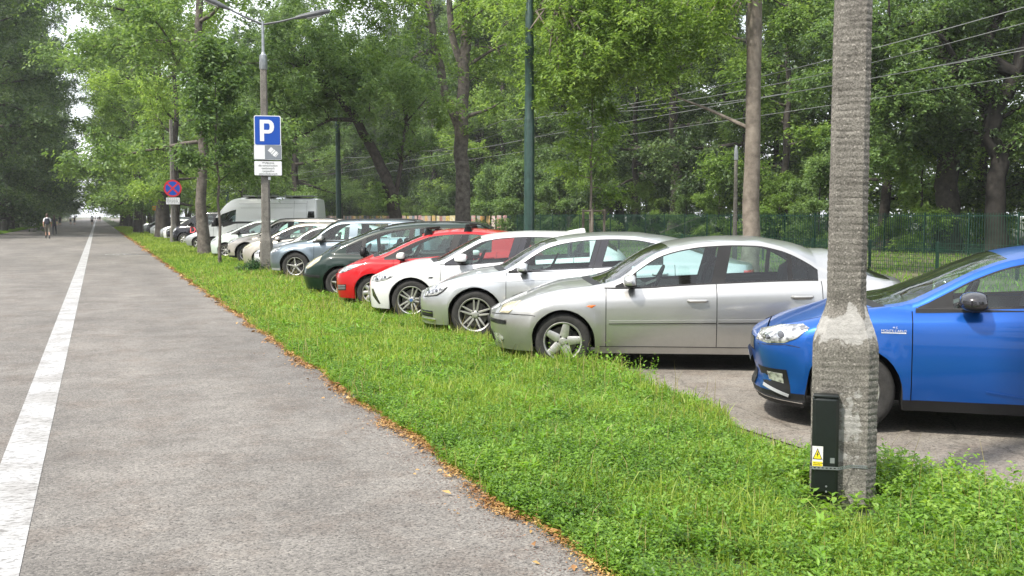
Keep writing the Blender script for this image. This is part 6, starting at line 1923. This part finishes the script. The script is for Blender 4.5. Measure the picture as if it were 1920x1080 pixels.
# ------------------------------------------------------------------ fences
M_fg = princ('fence_green', (.011, .045, .030), .45, var=.3, vscale=3)
def railing(y0, y1, X=34.2, H=1.80):
    f = empty('railing_fence', (X, y0, 0), 0); tag(f, 'green fence of upright steel bars along the edge of the woodland', 'fence')
    L_ = y1 - y0
    n = int(L_ / 2.5)
    post0 = None
    for i in range(n + 1):
        if post0 is None: post0 = MB().box((0, 0, H / 2 + .02), (.06, .06, H + .04)).build('post', M_fg, f, smooth=False)
        else: o = post0.copy(); COL.objects.link(o); o.location = (0, i * 2.5, 0)
    r0 = MB().box((-.03, 1.25, 0), (.03, 2.44, .04)).build('rail', M_fg, f, smooth=False); r0.location = (0, 0, .22)
    for i in range(n):
        for z in (.22, H - .10):
            if i == 0 and z == .22: continue
            o = r0.copy(); COL.objects.link(o); o.location = (0, i * 2.5, z)
    step = .139; cnt = int(L_ / step); b0 = None; V = []; rest = MB()
    for i in range(cnt):
        y = .08 + i * step
        if i < 300 and True:
            if b0 is None:
                b0 = MB().box((0, 0, H / 2 + .04), (.022, .022, H - .04)).build('bar', M_fg, f, smooth=False); b0.location = (-.058, y, 0)
            else: o = b0.copy(); COL.objects.link(o); o.location = (-.058, y, 0)
        else: rest.box((-.058, y, H / 2 + .04), (.022, .022, H - .04))
    o = rest.build('distant_bars', M_fg, f, smooth=False); o['kind'] = 'stuff'
railing(17.5, 84)
def mesh_fence(X=22.4, y0=8.6, n=13, H=.93):
    f = empty('wire_mesh_fence', (X, y0, 0), 0); tag(f, 'low green wire mesh fence with square posts in front of the railings', 'fence')
    p0 = None
    for i in range(n + 1):
        if p0 is None:
            p0 = MB().box((0, 0, H / 2), (.07, .07, H + .04), bev=.01).build('post', M_fg, f, smooth=False)
        else: o = p0.copy(); COL.objects.link(o); o.location = (0, i * 2.76, 0)
    mb = MB()
    for k in range(8): mb.box((-.045, 1.38, .08 + k * (H - .1) / 7), (.010, 2.76, .010 if k not in (0, 7) else .014))
    y = .03
    while y < 2.75: mb.box((-.040, y, H / 2), (.008, .008, H - .06)); y += .085
    w0 = mb.build('mesh_panel', M_fg, f, smooth=False); w0['kind'] = 'stuff'
    for i in range(1, n): o = w0.copy(); COL.objects.link(o); o.location = (0, i * 2.76, 0)
mesh_fence()
# painted boards hung along the fence
cols = [(.62, .60, .56), (.55, .22, .10), (.60, .42, .10), (.42, .10, .10), (.20, .28, .34), (.65, .62, .60), (.28, .20, .15), (.52, .35, .28), (.35, .42, .40), (.70, .55, .12), (.60, .30, .30), (.12, .13, .16)]
pr = random.Random(3); y = 84.5; i = 0
LPX = 'colourful painting hung on the fence beyond the parked cars'
def paint_mat(i):
    a, b = cols[i % 12], cols[(i * 5 + 3) % 12]
    return princ('painting_%s' % 'abcdefghijklmnopqrstuvwx'[i % 24], a, .6, var=.4, vscale=2.6 + (i % 4), col2=b, detail=3)
while y < 165:
    w = pr.uniform(.7, 1.25); h = pr.uniform(1.15, 1.55)
    o = MB().box((0, 0, 0), (.05, w, h), bev=.01).build('painting', paint_mat(pr.randrange(24)), smooth=False)
    o.location = (34.0, y + w / 2, 1.72 - h / 2 + pr.uniform(-.05, .03)); tag(o, LPX, 'painting', 'paintings hung along the fence')
    y += w + pr.choice((.05, .08, .1, .5)); i += 1
f = empty('board_fence', (34.25, 84, 0)); tag(f, 'dark fence behind the row of colourful paintings', 'fence')
for k in range(33):
    MB().box((0, k * 2.5 + 1.25, .86), (.04, 2.47, 1.72)).build('board', M_fg, f, smooth=False)

# tree guard: three stakes with rails
def guard(loc, label, H=1.9, s=.36, mat=None):
    g = empty('wooden_tree_guard', loc, .5); tag(g, label, 'tree guard')
    m = mat or M_barkl
    P = [(s * math.cos(a), s * math.sin(a)) for a in (R_(90), R_(210), R_(330))]
    for (x, y) in P: MB().tube([(x, y, -.05), (x, y, H)], [.042, .038], 9).build('stake', m, g)
    for z in (H - .06, H - .32):
        for k in range(3):
            a, b = P[k], P[(k + 1) % 3]; MB().tube([(a[0], a[1], z), (b[0], b[1], z)], .026 if z > H - .1 else .012, 6).build('crossbar', m if z > H - .1 else M_black, g)
guard(tuple(world_side(30, 2.40, 0)), 'wooden three-post tree guard round the sapling behind the white cars')
guard((3.8, 97, 0), 'dark wooden tree guard standing far down the right verge', H=2.2, s=.55, mat=M_barkd)

# left side: stone bollard, pale bin, low bench
b = MB(); b.lathe([(.001, 0), (.34, 0), (.36, .1), (.33, 1.15), (.24, 1.3), (.001, 1.34)], 12); o = b.build('stone_bollard', M_conc); o.location = (-9.3, 122, 0); tag(o, 'pale stone bollard in the grass on the left side', 'bollard')
o = MB().box((0, 0, .45), (1.0, .6, .9), bev=.08).build('grit_bin', M_trimw); o.location = (-8.9, 165, 0); tag(o, 'pale grey box on the grass at the left road edge', 'bin')
bn = empty('park_bench', (-9.9, 112, 0), R_(80)); tag(bn, 'low wooden bench under the trees at the far left', 'bench')
for k in range(3): MB().box((0, -.18 + k * .16, .46), (1.8, .13, .04)).build('slat', M_barkl, bn, smooth=False)
for k in range(2): MB().box((0, .28, .66 + k * .18), (1.8, .04, .13)).build('back_slat', M_barkl, bn, smooth=False)
for x in (-.7, .7): MB().box((x, 0, .22), (.08, .5, .44)).build('leg', M_conc, bn, smooth=False)

# twigs on the road
def twig(loc, seed, label, s=1.0):
    r = random.Random(seed); mb = MB()
    pts = [(0, 0, .012)]; a = .2
    for k in range(6): a += r.uniform(-.4, .4); pts.append((pts[-1][0] + .055 * s * math.cos(a), pts[-1][1] + .055 * s * math.sin(a) * 1.2, .012 + r.uniform(0, .02)))
    mb.tube(pts, [.007 * s] * 7, 5)
    for k in (2, 4): mb.tube([pts[k], (pts[k][0] + .08 * s * r.choice((-1, 1)), pts[k][1] + .12 * s, .02)], .004 * s, 4)
    o = mb.build('fallen_twig', M_barkd); o.location = loc; tag(o, label, 'twig')
twig((-2.95, 15.9, 0), 1, 'small dark twig lying on the road, left of the white line', 1.5)
twig((-5.0, 27.5, 0), 2, 'larger dark twig lying on the road near the left picture edge', 3)

# tall stems by the wheel
VV, FF, off = [], [], 0
# ------------------------------------------------------------------ people
M_skin = princ('skin', (.42, .25, .18), .5); M_hairb = princ('hair_brown', (.05, .03, .02), .6); M_shirtw = princ('shirt_white', (.68, .68, .70), .8)
M_shortg = princ('shorts_grey_olive', (.16, .15, .12), .85); M_shoe = princ('skate_black', (.015, .015, .017), .5); M_cldark = princ('clothes_dark', (.03, .03, .04), .85); M_pack = princ('backpack_navy', (.015, .018, .03), .7)
def person(loc, rz, label, h=1.75, pose='walk', top=None, bottom=None, hair=None, long_hair=False, pack=False, shoes=None, bare_legs=True, group=None, phase=1):
    s = h / 1.75
    J = {}
    V = []; E_ = []; Rd = []; Rg = []
    def v(p, r, reg_): V.append(tuple(c * s for c in p)); Rd.append(r * s); Rg.append(reg_); return len(V) - 1
    def e(a, b): E_.append((a, b))
    f = phase
    pel = v((0, 0, .95), .125, 'b'); wa = v((0, .01, 1.08), .115, 't'); ch = v((0, .0, 1.27), .14, 't'); ns_ = v((0, .0, 1.42), .075, 't'); nk = v((0, -.005, 1.50), .05, 's'); hd = v((0, -.02, 1.60), .085, 's'); ht = v((0, -.015, 1.69), .075, 's')
    for a, b in ((pel, wa), (wa, ch), (ch, ns_), (ns_, nk), (nk, hd), (hd, ht)): e(a, b)
    for sg in (-1, 1):
        q = sg * f; st = .16 * q
        hip = v((sg * .095, 0, .88), .098, 'b'); kn = v((sg * .11, -.03 - st * .9, .50), .060, 'l'); thm = v((sg * .105, -.02 - st * .5, .68), .080, 'b' if True else 'l'); an = v((sg * .12, .03 - st * 1.5 + (.05 if q < 0 else 0), .12), .040, 'l'); toe = v((sg * .14, -.14 - st * 1.5, .055), .042, 'f'); heel = v((sg * .12, .05 - st * 1.5, .06), .045, 'f')
        e(pel, hip); e(hip, thm); e(thm, kn); 
        clf = v((sg * .115, .0 - st * 1.25, .34), .052, 'l'); e(kn, clf); e(clf, an); e(an, heel); e(heel, toe)
        sh = v((sg * .165, .0, 1.38), .062, 't'); el = v((sg * .23, .06 + st * .5, 1.13), .042, 't' if False else 's'); sl = v((sg * .205, .03 + st * .2, 1.24), .052, 't'); wr = v((sg * .23, -.02 + st * 1.3, .90), .028, 's'); hn = v((sg * .225, -.04 + st * 1.5, .81), .030, 's')
        e(ns_, sh); e(sh, sl); e(sl, el); e(el, wr); e(wr, hn)
    me = bpy.data.meshes.new('body'); me.from_pydata(V, E_, []); o = bpy.data.objects.new('body', me); COL.objects.link(o)
    md = o.modifiers.new('s', 'SKIN'); sd = me.skin_vertices[0].data if me.skin_vertices else None
    if sd is None:
        bm = bmesh.new(); bm.from_mesh(me); bm.verts.layers.skin.verify(); bm.to_mesh(me); bm.free(); sd = me.skin_vertices[0].data
    for i, r in enumerate(Rd): sd[i].radius = (r, r * (.75 if Rg[i] in 'tb' and i < 4 else 1)); sd[i].use_root = (i == 0)
    md.use_smooth_shade = True
    sb = o.modifiers.new('u', 'SUBSURF'); sb.levels = 1; sb.render_levels = 1
    dg = bpy.context.evaluated_depsgraph_get(); m2 = bpy.data.meshes.new_from_object(o.evaluated_get(dg)); bpy.data.objects.remove(o)
    top = top or M_shirtw; bottom = bottom or M_shortg; shoes = shoes or M_shoe
    m2.materials.clear()
    for m in (M_skin, top, bottom, shoes): m2.materials.append(m)
    P = np.array(V)
    for p in m2.polygons:
        c = np.array(p.center); k = int(np.argmin(((P - c) ** 2).sum(1))); g = Rg[k]
        z = c[2] / s
        mi = {'b': 2, 't': 1, 's': 0, 'l': 0 if bare_legs else 2, 'f': 3}[g]
        if bare_legs and g == 'l' and z > .47: mi = 2
        if pose == 'skate' and g == 'l' and z < .26: mi = 3
        p.material_index = mi; p.use_smooth = True
    root = empty('person', loc, rz); tag(root, label, 'person', group)
    b = bpy.data.objects.new('body', m2); COL.objects.link(b); b.parent = root
    hb = MB(); n = 14
    hb.lathe([(.001, 1.745 * s), (.05 * s, 1.735 * s), (.085 * s, 1.69 * s), (.097 * s, 1.63 * s), (.090 * s, 1.57 * s), (.07 * s, 1.53 * s)], n, 'Z', c=(0, .018 * s, 0))
    if long_hair: hb.tube([(0, .06 * s, 1.62 * s), (0, .11 * s, 1.45 * s), (0, .115 * s, 1.25 * s)], [.085 * s, .09 * s, .04 * s], 10)
    hb.build('hair', hair or M_hairb, root)
    fc = MB(); 
    fc.box((0, -.105 * s, 1.60 * s), (.022 * s, .03 * s, .04 * s), bev=.006); fc.build('nose', M_skin, root)
    for sg in (-1, 1): MB().box((sg * .032 * s, -.098 * s, 1.625 * s), (.022 * s, .012 * s, .012 * s), bev=.004).build('eye', M_hairb, root)
    MB().box((0, -.095 * s, 1.555 * s), (.045 * s, .012 * s, .010 * s), bev=.003).build('mouth', M_sred, root)
    if pack:
        pb = MB(); pb.box((0, .18 * s, 1.20 * s), (.28 * s, .16 * s, .42 * s), bev=.05 * s); pb.box((0, .27 * s, 1.12 * s), (.22 * s, .06 * s, .22 * s), bev=.02 * s)
        pk = pb.build('backpack', M_pack, root)
        for sg in (-1, 1): MB().tube([(sg * .09 * s, .12 * s, 1.38 * s), (sg * .10 * s, .02 * s, 1.475 * s), (sg * .11 * s, -.11 * s, 1.38 * s), (sg * .12 * s, -.10 * s, 1.15 * s), (sg * .12 * s, .10 * s, 1.05 * s)], .014 * s, 6).build('strap', M_pack, pk)
    if pose == 'skate':
        for sg in (-1, 1):
            q = sg * f; st = .16 * q
            for k in range(4): MB().lathe([(.001, -.012), (.036, -.012), (.036, .012), (.001, .012)], 12, 'X', c=(sg * .13 * s, (.06 - st * 1.5 - k * .075) * s, .037)).build('skate_wheel', M_trimw, root)
    return root
person((-3.30, 79.5, .045), math.pi, 'inline skater in white shirt with dark backpack and grey shorts', 1.84, 'skate', pack=True)
person((-3.45, 96.5, .045), math.pi, 'long-haired person in dark clothes just right of the white-shirted skater', 1.74, 'skate', top=M_cldark, bottom=M_cldark, long_hair=True, bare_legs=False, phase=-1)
cl = [(M_cldark, M_shortg), (M_shirtw, M_cldark), (princ('shirt_blue', (.08, .14, .3), .8), M_cldark), (princ('shirt_red', (.4, .08, .07), .8), M_shortg)]
base = []
for i, (x, y, lab) in enumerate(((-.9, 208, 'person in pale top walking in the middle of the road, nearest of the distant walkers'), (-3.9, 205, 'person in dark top at the left of the distant walkers'))):
    base.append(person((x, y, .004), math.pi + .2 * i, lab, 1.76, 'walk', top=cl[1 - i][0], bottom=cl[1][1], phase=1 - 2 * i))
cmap = child_map()
labs = ['far walker near the left road edge, third from the left', 'far walker near the left road edge, beside the tree shadow', 'distant walker left of the white line', 'distant walker just right of the white line', 'tiny far figure at the end of the road', 'tiny far figure at the end of the road', 'tiny far figure at the end of the road', 'tiny far figure at the end of the road', 'far walker at the left road edge behind the skaters']
for i, (x, y) in enumerate(((-4.8, 215), (-5.9, 190), (-1.6, 320), (.6, 330), (-.6, 380), (1.0, 372), (.2, 400), (-1.4, 410), (-6.6, 170))):
    o = copy_tree(base[i % 2], cmap); o.location = (x, y, .004); o.rotation_euler.z = rng.uniform(2.6, 3.7); o['label'] = labs[i]
    if labs[i].startswith('tiny'): o['group'] = 'tiny figures at the end of the road'

# ------------------------------------------------------------------ thin summer haze
m, N, L = new_mat('haze_air')
o_ = N.new("ShaderNodeOutputMaterial"); v_ = N.new("ShaderNodeVolumePrincipled")
v_.inputs['Density'].default_value = 0.00030; v_.inputs['Color'].default_value = (.93, .96, 1.0, 1)
L.new(v_.outputs[0], o_.inputs['Volume'])
mb = MB(); mb.box((0, 0, 22.5), (3020, 3020, 47)); tag(mb.build('haze', m, smooth=False), kind='stuff')
scene.cycles.volume_bounces = 0
scene.cycles.volume_step_rate = 4.0
